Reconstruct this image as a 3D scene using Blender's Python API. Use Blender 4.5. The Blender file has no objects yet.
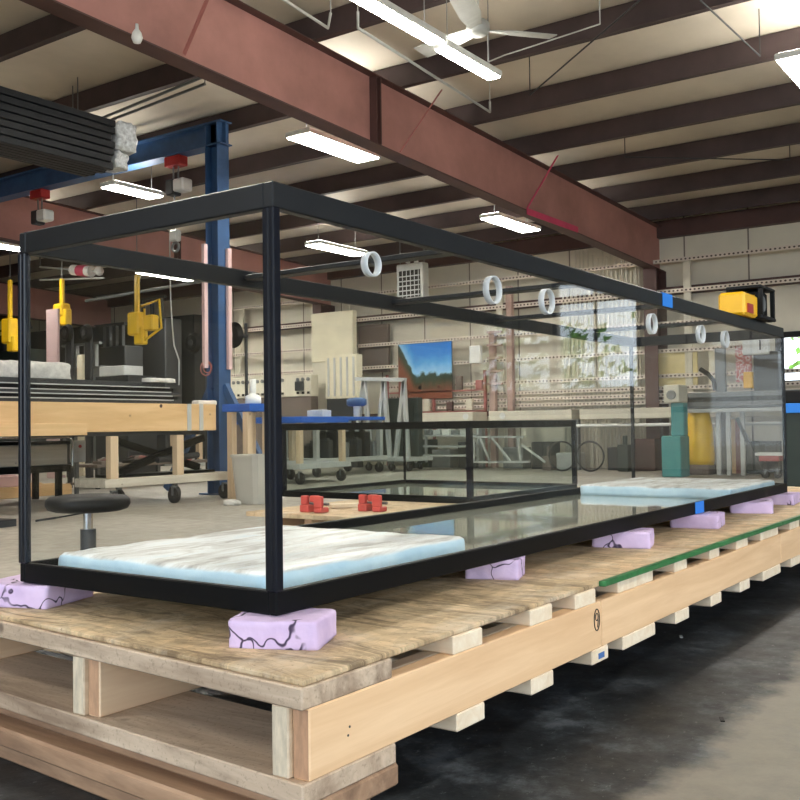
import bpy, math, random
from mathutils import Vector, Matrix, noise
random.seed(7)
S = bpy.context.scene
COL = S.collection
PI = math.pi
# ------------------------------------------------------------------ camera
Z0 = 0.42                                   # underside of the aquarium above the floor
F_PX = 983.86
yaw, pit, rol = 0.613893, 0.0273336, -0.0132734
CAM = Vector((-1.53246, -1.40129, 0.390663 + Z0))
fw = Vector((math.cos(yaw)*math.cos(pit), math.sin(yaw)*math.cos(pit), math.sin(pit)))
r0 = Vector((math.sin(yaw), -math.cos(yaw), 0)); u0 = r0.cross(fw)
RT = r0*math.cos(rol) + u0*math.sin(rol); UP = -r0*math.sin(rol) + u0*math.cos(rol)
cd = bpy.data.cameras.new('camera'); co = bpy.data.objects.new('camera', cd); COL.objects.link(co)
cd.sensor_width = 36; cd.lens = 36*F_PX/800; cd.clip_end = 300; cd.clip_start = 0.05
m3 = Matrix((RT, UP, -fw)).transposed()
co.matrix_world = Matrix.Translation(CAM) @ m3.to_4x4()
S.camera = co
# ------------------------------------------------------------------ view, world, daylight portals
S.view_settings.view_transform = 'Standard'; S.view_settings.look = 'None'
S.view_settings.gamma = 1; S.view_settings.exposure = 0.68; S.view_settings.use_curve_mapping = False
W = bpy.data.worlds.new('sky'); S.world = W; W.use_nodes = True
bgn = W.node_tree.nodes['Background']; bgn.inputs[0].default_value = (0.80, 0.90, 1.0, 1); bgn.inputs[1].default_value = 3.0
LAMP = 42.0
def portal(name, loc, rot, sx, sy):
    l = bpy.data.lights.new(name, 'AREA'); l.shape = 'RECTANGLE'; l.size = sx; l.size_y = sy
    l.cycles.is_portal = True
    o = bpy.data.objects.new(name, l); COL.objects.link(o); o.location = loc; o.rotation_euler = rot
portal('daylight_back_door', (-7.0, -1.25, 2.1), (0, -PI/2, 0), 4.2, 10.5)
portal('daylight_side_door', (0.0, -8.5, 2.1), (PI/2, 0, 0), 11.0, 4.2)
portal('daylight_far_window', (15.6, -6.15, 2.5), (0, PI/2, 0), 2.0, 1.6)
S.cycles.max_bounces = 10; S.cycles.diffuse_bounces = 5; S.cycles.transparent_max_bounces = 40
S.cycles.glossy_bounces = 4; S.cycles.caustics_reflective = False; S.cycles.caustics_refractive = False
S.cycles.sample_clamp_indirect = 6

# ------------------------------------------------------------------ helpers
def ray(x, y): return fw + RT*((x-400)/F_PX) - UP*((y-400)/F_PX)
def at(ax, v, x, y):
    d = ray(x, y); i = 'XYZ'.index(ax); return CAM + d*((v-CAM[i])/d[i])
def zroof(x): return 4.96 - 0.034*(x-5)

class MB:
    def __init__(s): s.v = []; s.f = []; s.sm = []
    def add(s, vs, fs, sm=False):
        n = len(s.v); s.v += [Vector(p) for p in vs]; s.f += [[i+n for i in f] for f in fs]; s.sm += [sm]*len(fs); return s
    def box(s, x0, x1, y0, y1, z0, z1, b=0.0):
        if x0 > x1: x0, x1 = x1, x0
        if y0 > y1: y0, y1 = y1, y0
        if z0 > z1: z0, z1 = z1, z0
        b = min(b, (x1-x0)*.45, (y1-y0)*.45, (z1-z0)*.45)
        if b <= 0:
            vs = [(x, y, z) for z in (z0, z1) for y in (y0, y1) for x in (x0, x1)]
            return s.add(vs, [(0,2,3,1),(4,5,7,6),(0,1,5,4),(2,6,7,3),(0,4,6,2),(1,3,7,5)])
        # chamfered box
        vs = []; idx = {}
        lo = (x0, y0, z0); hi = (x1, y1, z1)
        for c in range(8):
            sg = [(c >> k) & 1 for k in range(3)]
            for ax in range(3):
                p = []
                for k in range(3):
                    e = hi[k] if sg[k] else lo[k]
                    if k != ax: e += -b if sg[k] else b
                    p.append(e)
                idx[c, ax] = len(vs); vs.append(p)
        fs = []
        for ax in range(3):
            a, d = [k for k in range(3) if k != ax]
            for sd in (0, 1):
                q = [(sd << ax) | (i << a) | (j << d) for i, j in ((0,0),(1,0),(1,1),(0,1))]
                fs.append([idx[c, ax] for c in q])
        for ax in range(3):     # edges parallel to ax
            a, d = [k for k in range(3) if k != ax]
            for i in (0, 1):
                for j in (0, 1):
                    c0 = (i << a) | (j << d); c1 = c0 | (1 << ax)
                    fs.append([idx[c0, a], idx[c1, a], idx[c1, d], idx[c0, d]])
        for c in range(8): fs.append([idx[c, 0], idx[c, 1], idx[c, 2]])
        return s.add(vs, fs)
    def bar(s, p, q, w, h, up=(0,0,1)):
        p = Vector(p); q = Vector(q); d = (q-p).normalized(); up = Vector(up)
        if abs(d.dot(up)) > .98: up = Vector((1,0,0)) if abs(d.x) < .9 else Vector((0,1,0))
        a = d.cross(up).normalized()*w/2; b = a.cross(d).normalized()*h/2
        vs = [p-a-b, p+a-b, p+a+b, p-a+b, q-a-b, q+a-b, q+a+b, q-a+b]
        return s.add(vs, [(0,3,2,1),(4,5,6,7),(0,1,5,4),(1,2,6,5),(2,3,7,6),(3,0,4,7)])
    def cyl(s, p, q, r, r2=None, n=16, caps=True):
        p = Vector(p); q = Vector(q); r2 = r if r2 is None else r2; d = (q-p).normalized()
        t = Vector((0,0,1)) if abs(d.z) < .9 else Vector((1,0,0))
        a = d.cross(t).normalized(); b = d.cross(a)
        vs = []
        for k in range(n):
            c = math.cos(2*PI*k/n); e = math.sin(2*PI*k/n)
            vs += [p+(a*c+b*e)*r, q+(a*c+b*e)*r2]
        s.add(vs, [(2*k, 2*((k+1) % n), 2*((k+1) % n)+1, 2*k+1) for k in range(n)], True)
        if caps: s.add(vs, [[2*k for k in range(n)][::-1], [2*k+1 for k in range(n)]])
        return s
    def tube(s, pts, r, n=8):
        pts = [Vector(p) for p in pts]; rings = []
        prev = None
        for i, p in enumerate(pts):
            d = (pts[min(i+1, len(pts)-1)] - pts[max(i-1, 0)]).normalized()
            if prev is None:
                t = Vector((0,0,1)) if abs(d.z) < .9 else Vector((1,0,0)); a = d.cross(t).normalized()
            else: a = (prev - d*prev.dot(d)).normalized()
            prev = a; b = d.cross(a)
            rings.append([p+(a*math.cos(2*PI*k/n)+b*math.sin(2*PI*k/n))*r for k in range(n)])
        vs = [v for g in rings for v in g]; fs = []
        for i in range(len(rings)-1):
            for k in range(n): fs.append((i*n+k, i*n+(k+1) % n, (i+1)*n+(k+1) % n, (i+1)*n+k))
        s.add(vs, fs, True); s.add(rings[0], [list(range(n))[::-1]]); s.add(rings[-1], [list(range(n))]); return s
    def lathe(s, prof, c=(0,0,0), n=24, sx=1, sy=1):
        c = Vector(c); vs = []; m = len(prof)
        for k in range(n):
            a = 2*PI*k/n
            for r, z in prof: vs.append(c+Vector((r*math.cos(a)*sx, r*math.sin(a)*sy, z)))
        fs = [(k*m+i, ((k+1) % n)*m+i, ((k+1) % n)*m+i+1, k*m+i+1) for k in range(n) for i in range(m-1)]
        return s.add(vs, fs, True)
    def torus(s, c, R, r, ax='X', n=24, m=8):
        c = Vector(c); vs = []
        for i in range(n):
            a = 2*PI*i/n
            for j in range(m):
                b = 2*PI*j/m; rr = R+r*math.cos(b); w = r*math.sin(b)
                x, y = rr*math.cos(a), rr*math.sin(a)
                vs.append(c+Vector({'X': (w, x, y), 'Y': (x, w, y), 'Z': (x, y, w)}[ax]))
        return s.add(vs, [(i*m+j, ((i+1) % n)*m+j, ((i+1) % n)*m+(j+1) % m, i*m+(j+1) % m) for i in range(n) for j in range(m)], True)
    def xf(s, M):
        s.v = [M @ v for v in s.v]; return s
    def build(s, name, mat, parent=None, local=False):
        off = Vector((0,0,0)); p = parent
        while p is not None and not local: off = off + p.location; p = p.parent
        me = bpy.data.meshes.new(name); me.from_pydata([v-off for v in s.v], [], s.f); me.update()
        for poly, sm in zip(me.polygons, s.sm): poly.use_smooth = sm
        import bmesh
        b = bmesh.new(); b.from_mesh(me); bmesh.ops.recalc_face_normals(b, faces=b.faces); b.to_mesh(me); b.free()
        me.materials.append(mat)
        o = bpy.data.objects.new(name, me); COL.objects.link(o)
        if parent is not None: o.parent = parent
        return o
def tag(o, label=None, cat=None, group=None, kind=None):
    for k, v in (('label', label), ('category', cat), ('group', group), ('kind', kind)):
        if v: o[k] = v
    return o
def thing(name, loc, label, cat, group=None, rz=0):
    o = bpy.data.objects.new(name, None); COL.objects.link(o); o.location = loc; o.rotation_euler.z = rz
    o.empty_display_size = .1
    return tag(o, label, cat, group)
def copy_tree(o, parent=None):
    c = o.copy(); COL.objects.link(c)
    if parent is not None: c.parent = parent
    for ch in list(o.children): copy_tree(ch, c)
    return c
ORD = ['first', 'second', 'third', 'fourth', 'fifth', 'sixth', 'seventh', 'eighth', 'ninth', 'tenth', 'eleventh', 'twelfth', 'thirteenth', 'fourteenth', 'fifteenth', 'sixteenth', 'seventeenth', 'eighteenth', 'nineteenth', 'twentieth', 'twenty-first', 'twenty-second']
def struct(o): o['kind'] = 'structure'; return o
def center(o, c):
    """move a single-mesh thing's origin to c (mesh stays in place)"""
    c = Vector(c); o.data.transform(Matrix.Translation(-c)); o.location = c; return o

# ------------------------------------------------------------------ materials
def lin(c): return tuple(((x/255)/12.92 if x/255 <= .04045 else ((x/255+.055)/1.055)**2.4) for x in c)+(1,)
class N:
    def __init__(s, name):
        s.m = bpy.data.materials.new(name); s.m.use_nodes = True; s.t = s.m.node_tree; s.n = s.t.nodes
        s.b = s.n['Principled BSDF']
    def node(s, typ, **kw):
        o = s.n.new(typ)
        for k, v in kw.items():
            if k.startswith('i_'): o.inputs[k[2:].replace('_', ' ')].default_value = v
            else: setattr(o, k, v)
        return o
    def link(s, a, b): s.t.links.new(a, b)
    def coord(s, scale=(1,1,1), rot=(0,0,0), rnd=False):
        tc = s.node('ShaderNodeTexCoord'); mp = s.node('ShaderNodeMapping'); mp.inputs['Scale'].default_value = scale; mp.inputs['Rotation'].default_value = rot
        s.link(tc.outputs['Object'], mp.inputs['Vector'])
        if rnd:
            oi = s.node('ShaderNodeObjectInfo'); ml = s.node('ShaderNodeMath', operation='MULTIPLY'); ml.inputs[1].default_value = 37
            s.link(oi.outputs['Random'], ml.inputs[0]); s.link(ml.outputs[0], mp.inputs['Location'])
        return mp.outputs['Vector']
    def noise(s, vec, scale, detail=4, rough=.6, dist=0):
        o = s.node('ShaderNodeTexNoise'); o.inputs['Scale'].default_value = scale; o.inputs['Detail'].default_value = detail
        o.inputs['Roughness'].default_value = rough; o.inputs['Distortion'].default_value = dist
        s.link(vec, o.inputs['Vector']); return o.outputs['Fac']
    def ramp(s, fac, stops, interp='LINEAR'):
        o = s.node('ShaderNodeValToRGB'); o.color_ramp.interpolation = interp; e = o.color_ramp.elements
        while len(e) > 1: e.remove(e[-1])
        e[0].position = stops[0][0]; e[0].color = stops[0][1]
        for p, c in stops[1:]:
            k = e.new(p); k.color = c
        s.link(fac, o.inputs[0]); return o.outputs[0]
    def mix(s, fac, a, b, typ='MIX'):
        o = s.node('ShaderNodeMix', data_type='RGBA', blend_type=typ)
        if isinstance(fac, (int, float)): o.inputs['Factor'].default_value = fac
        else: s.link(fac, o.inputs['Factor'])
        for k, v in ((6, a), (7, b)):
            if isinstance(v, tuple): o.inputs[k].default_value = v
            else: s.link(v, o.inputs[k])
        return o.outputs[2]
    def bump(s, h, st, dist=.01):
        o = s.node('ShaderNodeBump'); o.inputs['Strength'].default_value = st; o.inputs['Distance'].default_value = dist
        s.link(h, o.inputs['Height']); s.link(o.outputs[0], s.b.inputs['Normal'])
g01 = lambda v: (v, v, v, 1)
def plain(name, c, rough=.6, metal=0, var=.12, scale=3.0, spec=.5, bump=0):
    k = N(name); v = k.coord(rnd=True); f = k.noise(v, scale, 5)
    L = lin(c); d = tuple(x*(1-var*1.6) for x in L[:3])+(1,); h = tuple(min(1, x*(1+var)) for x in L[:3])+(1,)
    k.link(k.ramp(f, [(.3, d), (.7, h)]), k.b.inputs['Base Color'])
    k.b.inputs['Roughness'].default_value = rough; k.b.inputs['Metallic'].default_value = metal
    k.b.inputs['Specular IOR Level'].default_value = spec
    if bump: k.bump(k.noise(v, scale*8, 3), bump, .01)
    return k.m
def wood(name, c1, c2, axis='X', grain=30, dirt=0.0, dirtc=(110,95,75), speck=0, rough=.65, endc=None):
    k = N(name); st = 1.2
    sc = {'X': (st, grain, grain), 'Y': (grain, st, grain), 'Z': (grain, grain, st)}[axis]
    v = k.coord(sc, rnd=True); f = k.noise(v, 1.0, 6, .6, .6)
    col = k.ramp(f, [(.28, lin(c2)), (.5, lin(tuple((a+b)/2 for a, b in zip(c1, c2)))), (.68, lin(c1))])
    v2 = k.coord(rnd=True)
    vo = k.node('ShaderNodeTexVoronoi', feature='F1'); vo.inputs['Scale'].default_value = 4.5; k.link(v2, vo.inputs['Vector'])
    kn = k.ramp(vo.outputs['Distance'], [(.0, g01(1)), (.035, g01(.9)), (.075, g01(0))])
    col = k.mix(kn, col, lin(tuple(x*.62 for x in c2)))
    if dirt:
        f2 = k.noise(k.coord({'X': (1.2, 9, 9), 'Y': (9, 1.2, 9), 'Z': (9, 9, 1)}[axis]), 1.0, 5, .7, .4)
        col = k.mix(k.ramp(f2, [(.50-.08*dirt, g01(0)), (.68, g01(min(1, dirt)))]), col, lin(dirtc))
    if speck:
        f3 = k.noise(v2, 90, 3, .7); col = k.mix(k.ramp(f3, [(.56, g01(0)), (.68, g01(speck))]), col, lin((95,75,55)))
    if endc:
        tc = k.node('ShaderNodeTexCoord'); sp = k.node('ShaderNodeSeparateXYZ'); k.link(tc.outputs['Normal'], sp.inputs[0])
        ab = k.node('ShaderNodeMath', operation='ABSOLUTE'); k.link(sp.outputs['XYZ'.index(axis)], ab.inputs[0])
        eg = k.ramp(k.noise(k.coord((60, 60, 14), rnd=True), 1.0, 5, .7), [(.35, lin(tuple(x*.84 for x in endc))), (.65, lin(endc))])
        col = k.mix(k.ramp(ab.outputs[0], [(.8, g01(0)), (.9, g01(1))]), col, eg)
    k.link(col, k.b.inputs['Base Color']); k.b.inputs['Roughness'].default_value = rough
    k.bump(f, .25, .004); return k.m
def emit(name, c, st):
    k = N(name); k.b.inputs['Base Color'].default_value = (.9,.9,.9,1)
    k.b.inputs['Emission Color'].default_value = c; k.b.inputs['Emission Strength'].default_value = st; return k.m

M = {}
M['steel_black'] = plain('black powder coated metal', (5,6,8), .5, .0, .1, 8, .15)
M['rail_dark'] = plain('black plastic rim', (20,23,27), .45, .0, .15, 6, .3)
M['post_dark'] = plain('satin black edge trim', (12,17,28), .25, .0, .1, 8, .35)
M['ring'] = plain('translucent grey white ring', (205,210,214), .3)
M['black'] = plain('black rubber', (14,14,15), .5, 0, .15, 12, .25)
M['dark_grey'] = plain('dark grey painted metal', (52,54,56), .5, .2)
M['mid_grey'] = plain('grey metal', (125,128,128), .45, .4)
M['light_grey'] = plain('light grey painted steel', (190,192,188), .5, .1)
M['white'] = plain('white plastic', (225,226,222), .5)
M['chrome'] = plain('chromed steel', (190,195,200), .15, 1.0)
M['blue_steel'] = plain('blue painted crane steel', (56,90,134), .45, .1, .15, 5)
M['blue_top'] = plain('bright blue bench covering', (30,95,190), .5)
M['blue_tape'] = plain('blue painter tape', (38,128,225), .6, 0, .05)
M['yellow'] = plain('safety yellow paint', (232,188,30), .4, 0, .1)
M['orange_yellow'] = plain('orange yellow plastic', (250,190,20), .4, 0, .05)
M['red'] = plain('red paint', (170,40,40), .45)
M['clamp_red'] = plain('red clamp plastic', (206,84,76), .45)
M['pink'] = plain('pink red paint', (205,70,105), .6)
M['maroon'] = plain('pink maroon primer on steel', (186,134,126), .55, 0, .16, 1.2)
M['maroon_dark'] = plain('dark brown primer on steel', (84,58,54), .6, 0, .15, 2)
M['purlin'] = plain('brown purlin steel', (72,58,58), .6, 0, .18, 2)
M['roof_skin'] = plain('vinyl faced roof insulation', (212,202,186), .7, 0, .1, .7)
M['cream_panel'] = plain('cream panel board', (226,218,192), .6, 0, .05)
M['cream_paint'] = plain('cream painted metal', (214,208,190), .5, 0, .06)
M['ivory'] = plain('yellowish ivory sheet', (222,205,150), .6, 0, .12, 2)
M['brown_grey'] = plain('grey brown board', (112,100,92), .7)
M['rust_red'] = plain('rust red painted steel', (160,96,90), .6)
M['teal'] = plain('teal machine paint', (70,150,150), .5)
M['green_dark'] = plain('dark green cover', (36,48,44), .6)
M['lav'] = None
M['glass_green'] = plain('green board edge', (48,118,66), .4, 0, .2, 20)
M['bin'] = plain('off white bin plastic', (188,184,174), .5, 0, .05)
M['wrap'] = plain('clear stretch wrap bunched', (205,208,208), .25, 0, .25, 30)
M['card'] = plain('brown cardboard', (186,150,105), .8)
M['pinkboard'] = plain('pale pink board', (212,180,178), .7, 0, .06)
M['cloudy'] = plain('white plastic film', (215,212,205), .35, 0, .15, 15, bump=.4)
M['wheel'] = plain('dark caster tyre', (48,46,44), .6)
M['tree_green'] = plain('leaf green', (110,160,60), .8, 0, .3, 5)

M['w_stringer'] = wood('fresh pine stringer', (240,204,162), (224,184,140), 'X', 22, .3, (206,160,116), endc=(196,152,118))
M['w_end'] = wood('pale pine board', (244,230,206), (230,208,178), 'Y', 26, .2, (200,172,135))
M['w_brown'] = wood('weathered pale board', (226,208,182), (200,178,150), 'X', 26, .5, (160,136,112), endc=(222,206,180))
M['w_front'] = wood('weathered front board', (216,196,172), (184,160,136), 'Y', 16, .9, (132,110,90), .35)
M['w_low'] = wood('brown low plank', (186,152,122), (142,110,84), 'Y', 18, .7, (98,74,58))
M['w_side'] = wood('bright sawn stringer', (244,218,184), (226,192,156), 'X', 24, .15, (214,170,130), endc=(200,158,124))
def ply(name, c1, c2, dirt, seed):
    k = N(name); v = k.coord(); v.node.inputs['Location'].default_value = (seed, seed, 0)
    a = k.noise(k.coord((3, 1.4, 3)), 2.2, 7, .7, .6); col = k.ramp(a, [(.3, lin(c2)), (.62, lin(c1))])
    vo = k.node('ShaderNodeTexVoronoi', feature='F1'); vo.inputs['Scale'].default_value = 1.0; k.link(k.coord((16, 42, 1), (0, 0, .2)), vo.inputs['Vector'])
    vb = k.node('ShaderNodeTexVoronoi', feature='F1'); vb.inputs['Scale'].default_value = 1.0; k.link(k.coord((38, 14, 1), (0, 0, .3)), vb.inputs['Vector'])
    for q in (vo, vb):
        bw = k.node('ShaderNodeRGBToBW'); k.link(q.outputs['Color'], bw.inputs[0])
        col = k.mix(.5, col, k.ramp(bw.outputs[0], [(.2, g01(.62)), (.8, g01(1.0))]), 'MULTIPLY')
    d = k.noise(k.coord((9, 2.2, 1), (0, 0, .15)), 1.4, 8, .75, 1.2)
    col = k.mix(k.ramp(d, [(.47, g01(0)), (.62, g01(dirt))]), col, lin((98,78,54)))
    w_ = k.noise(k.coord((2, 5, 1)), 1.6, 6, .7); col = k.mix(k.ramp(w_, [(.5, g01(0)), (.7, g01(.55))]), col, lin((214,200,178)))
    sp = k.noise(v, 80, 3, .7); col = k.mix(k.ramp(sp, [(.6, g01(0)), (.7, g01(.6))]), col, lin((100,80,58)))
    k.link(col, k.b.inputs['Base Color']); k.b.inputs['Roughness'].default_value = .7; k.bump(d, .3, .004); return k.m
M['w_ply'] = ply('stained flake board deck', (232,206,166), (198,168,126), .85, 0)
M['w_ply2'] = ply('pale flake board deck', (236,208,168), (206,170,130), .4, 5)
M['w_crate'] = wood('golden laminated beam', (232,196,146), (214,174,122), 'X', 12, .3, (200,156,106))
M['w_leg'] = wood('tan wooden post', (222,198,166), (202,174,140), 'Z', 24)
M['w_pale'] = wood('pale cart wood', (214,206,190), (190,180,162), 'X', 20)

def m_glass(name, tint, rmul=1.0):
    k = N(name); k.n.remove(k.b)
    out = k.n['Material Output']
    tr = k.node('ShaderNodeBsdfTransparent'); tr.inputs[0].default_value = tint
    gl = k.node('ShaderNodeBsdfGlossy'); gl.inputs['Roughness'].default_value = .0
    lw = k.node('ShaderNodeLayerWeight'); lw.inputs[0].default_value = .5
    pw = k.node('ShaderNodeMath', operation='POWER'); pw.inputs[1].default_value = 5; k.link(lw.outputs['Facing'], pw.inputs[0])
    ml = k.node('ShaderNodeMath', operation='MULTIPLY_ADD'); ml.inputs[1].default_value = .96*rmul; ml.inputs[2].default_value = .04*rmul
    k.link(pw.outputs[0], ml.inputs[0])
    mx = k.node('ShaderNodeMixShader'); k.link(ml.outputs[0], mx.inputs[0]); k.link(tr.outputs[0], mx.inputs[1]); k.link(gl.outputs[0], mx.inputs[2])
    k.link(mx.outputs[0], out.inputs[0]); return k.m
M['glass'] = m_glass('clear aquarium glass', (.985,.992,.99,1), .55)
M['glass2'] = m_glass('faintly green aquarium glass', (.95,.975,.965,1), .7)

def m_lav():
    k = N('lavender foam'); v = k.coord(rnd=True)
    f = k.noise(v, 9, 4); col = k.ramp(f, [(.3, lin((198,174,212))), (.7, lin((222,200,230)))])
    vd = k.noise(v, 7, 3)
    mpx = k.node('ShaderNodeMix', data_type='RGBA'); mpx.inputs['Factor'].default_value = .12; k.link(v, mpx.inputs[6])
    nz = k.node('ShaderNodeTexNoise'); nz.inputs['Scale'].default_value = 12; k.link(v, nz.inputs['Vector']); k.link(nz.outputs['Color'], mpx.inputs[7])
    vo = k.node('ShaderNodeTexVoronoi', feature='DISTANCE_TO_EDGE'); vo.inputs['Scale'].default_value = 7; k.link(mpx.outputs[2], vo.inputs['Vector'])
    ln = k.ramp(vo.outputs['Distance'], [(.0, g01(1)), (.010, g01(.9)), (.020, g01(0))])
    ms = k.ramp(k.noise(v, 5, 2), [(.50, g01(0)), (.56, g01(1))])
    fac = k.mix(1.0, ln, ms, 'MULTIPLY')
    col = k.mix(fac, col, lin((52,36,66)))
    k.link(col, k.b.inputs['Base Color']); k.b.inputs['Roughness'].default_value = .8
    k.bump(k.noise(v, 40, 4), .5, .004); return k.m
M['lav'] = m_lav()
def m_mat():
    k = N('wrapped foam mat'); v = k.coord((1.0, 5, 5), (0, 0, .25)); f = k.noise(v, 2.6, 6, .65, .5)
    col = k.ramp(f, [(.30, lin((150,142,134))), (.42, lin((208,212,212))), (.55, lin((232,238,240))), (.75, lin((206,226,238)))])
    k.link(col, k.b.inputs['Base Color']); k.b.inputs['Roughness'].default_value = .35; k.bump(f, .6, .01); return k.m
M['mat_top'] = m_mat()
def m_matside():
    k = N('pale blue wrapped foam mat'); v = k.coord((3, 3, 3)); f = k.noise(v, 3, 5, .6)
    tc = k.node('ShaderNodeTexCoord'); sp = k.node('ShaderNodeSeparateXYZ'); k.link(tc.outputs['Normal'], sp.inputs[0])
    top = k.ramp(sp.outputs[2], [(.55, g01(0)), (.85, g01(1))])
    v2 = k.coord((2.2, 11, 5), (0, 0, .35)); f2 = k.noise(v2, 1.3, 7, .68, 1.0)
    tcol = k.ramp(f2, [(.34, lin((148,144,140))), (.46, lin((206,206,202))), (.56, lin((236,240,240))), (.7, lin((214,228,236)))])
    scol = k.ramp(f, [(.3, lin((176,208,226))), (.7, lin((206,228,238)))])
    k.link(k.mix(top, scol, tcol), k.b.inputs['Base Color']); k.b.inputs['Roughness'].default_value = .38
    k.bump(k.noise(k.coord((6, 14, 6)), 2, 5), .5, .008); return k.m
M['mat'] = m_matside()
def m_floor():
    k = N('concrete floor'); v = k.coord(); f = k.noise(v, .8, 6, .6); f2 = k.noise(v, 9, 5, .7)
    base = k.ramp(f, [(.3, lin((150,144,132))), (.7, lin((176,170,158)))])
    base = k.mix(k.ramp(f2, [(.4, g01(0)), (.7, g01(.4))]), base, lin((120,114,104)))
    tc = k.node('ShaderNodeTexCoord'); sp = k.node('ShaderNodeSeparateXYZ'); k.link(tc.outputs['Object'], sp.inputs[0])
    # black coated strip under and beside the pallets: edge runs roughly parallel to them
    def math_(op, a, b):
        o = k.node('ShaderNodeMath', operation=op)
        for i, q in enumerate((a, b)):
            if isinstance(q, (int, float)): o.inputs[i].default_value = q
            else: k.link(q, o.inputs[i])
        return o.outputs[0]
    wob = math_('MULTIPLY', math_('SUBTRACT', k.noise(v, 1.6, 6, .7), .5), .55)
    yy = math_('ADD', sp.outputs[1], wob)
    daylight_offset = k.ramp(math_('ADD', math_('MULTIPLY', yy, .3), .6), [(.35, g01(1)), (.85, g01(0))])  # browner, darker concrete at low Y, offsets side-door daylight in the colour
    base = k.mix(daylight_offset, base, k.mix(k.ramp(f2, [(.35, g01(0)), (.65, g01(1))]), lin((102,95,84)), lin((132,124,111))))
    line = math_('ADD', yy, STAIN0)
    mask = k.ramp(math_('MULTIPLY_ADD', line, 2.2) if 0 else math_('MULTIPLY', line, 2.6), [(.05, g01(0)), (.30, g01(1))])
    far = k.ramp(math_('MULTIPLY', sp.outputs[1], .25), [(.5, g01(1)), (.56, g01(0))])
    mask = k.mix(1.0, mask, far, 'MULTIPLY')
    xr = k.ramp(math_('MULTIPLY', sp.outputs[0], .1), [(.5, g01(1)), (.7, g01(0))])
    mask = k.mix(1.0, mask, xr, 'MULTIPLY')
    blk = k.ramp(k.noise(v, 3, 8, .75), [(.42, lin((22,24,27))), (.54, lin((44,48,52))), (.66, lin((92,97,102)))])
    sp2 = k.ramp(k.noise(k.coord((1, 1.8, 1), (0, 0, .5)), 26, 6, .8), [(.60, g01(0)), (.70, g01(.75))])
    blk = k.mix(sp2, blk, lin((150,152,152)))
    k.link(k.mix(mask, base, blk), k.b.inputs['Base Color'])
    k.link(k.ramp(f2, [(.3, g01(.42)), (.7, g01(.62))]), k.b.inputs['Roughness'])
    k.bump(f2, .25, .01); return k.m
STAIN0 = 0.64
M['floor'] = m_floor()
def m_wall():
    k = N('cream vertical wall panels'); v = k.coord(); f = k.noise(v, .9, 4)
    base = k.ramp(f, [(.3, lin((218,211,194))), (.7, lin((234,228,210)))])
    tc = k.node('ShaderNodeTexCoord'); sp = k.node('ShaderNodeSeparateXYZ'); k.link(tc.outputs['Object'], sp.inputs[0])
    m = k.node('ShaderNodeMath', operation='FRACT'); a = k.node('ShaderNodeMath', operation='MULTIPLY'); a.inputs[1].default_value = .9
    k.link(sp.outputs[1], a.inputs[0]); k.link(a.outputs[0], m.inputs[0])
    ln = k.ramp(m.outputs[0], [(.0, g01(1)), (.018, g01(1)), (.03, g01(0))])
    k.link(k.mix(ln, base, lin((120,112,100))), k.b.inputs['Base Color']); k.b.inputs['Roughness'].default_value = .65
    return k.m
M['wall'] = m_wall()
def m_perf():
    k = N('white perforated strip'); tc = k.node('ShaderNodeTexCoord'); sp = k.node('ShaderNodeSeparateXYZ'); k.link(tc.outputs['Object'], sp.inputs[0])
    def mt(op, a, b=0.0):
        o = k.node('ShaderNodeMath', operation=op)
        for i, q in enumerate((a, b)):
            if isinstance(q, (int, float)): o.inputs[i].default_value = q
            else: k.link(q, o.inputs[i])
        return o.outputs[0]
    fr = mt('SUBTRACT', mt('FRACT', mt('MULTIPLY', sp.outputs[1], 1/.075)), .5)
    z = mt('MULTIPLY', sp.outputs[2], 1/.06)
    d = mt('ADD', mt('MULTIPLY', fr, fr), mt('MULTIPLY', z, z))
    ln = k.ramp(d, [(.055, g01(1)), (.08, g01(0))])
    k.link(k.mix(ln, lin((226,214,200)), lin((84,66,56))), k.b.inputs['Base Color']); k.b.inputs['Roughness'].default_value = .5
    return k.m
M['perf'] = m_perf()
def m_picture():
    k = N('landscape poster print'); tc = k.node('ShaderNodeTexCoord'); sp = k.node('ShaderNodeSeparateXYZ'); k.link(tc.outputs['Object'], sp.inputs[0])
    nz = k.noise(k.coord(), 7, 8, .7); n2 = k.noise(k.coord(), 11, 4)
    ad = k.node('ShaderNodeMath', operation='MULTIPLY_ADD'); ad.inputs[1].default_value = .35; k.link(nz, ad.inputs[0]); k.link(sp.outputs[2], ad.inputs[2])
    # z (local, 0 at the bottom edge, about 1 at the top) bands
    # trees climb on the left: y local grows to the left
    lf = k.ramp(sp.outputs[1], [(.70, g01(0)), (.98, g01(.55))])
    su = k.node('ShaderNodeMath', operation='SUBTRACT'); k.link(ad.outputs[0], su.inputs[0]); k.link(lf, su.inputs[1])
    gr = k.ramp(su.outputs[0], [(.30, lin((128,72,52))), (.42, lin((88,70,50))), (.50, lin((44,58,42))), (.60, lin((52,72,62))), (.64, lin((150,200,235))), (.82, lin((90,165,225))), (1.0, lin((50,130,215)))])
    dk = k.ramp(n2, [(.45, g01(.0)), (.6, g01(.35))])
    k.link(k.mix(dk, gr, lin((190,196,180)), 'MIX'), k.b.inputs['Base Color']); k.link(gr, k.b.inputs['Base Color'])
    k.b.inputs['Roughness'].default_value = .4; return k.m
M['picture'] = m_picture()
def m_speck(name, a, b, sc=26):
    k = N(name); f = k.noise(k.coord(), sc, 2, .5); k.link(k.ramp(f, [(.48, lin(a)), (.54, lin(b))]), k.b.inputs['Base Color']); return k.m
M['pale_rust'] = plain('faded pinkish rack paint', (178,150,140), .6)
M['redspeck'] = m_speck('red and white printed sheet', (206,110,108), (225,210,205))
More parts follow.
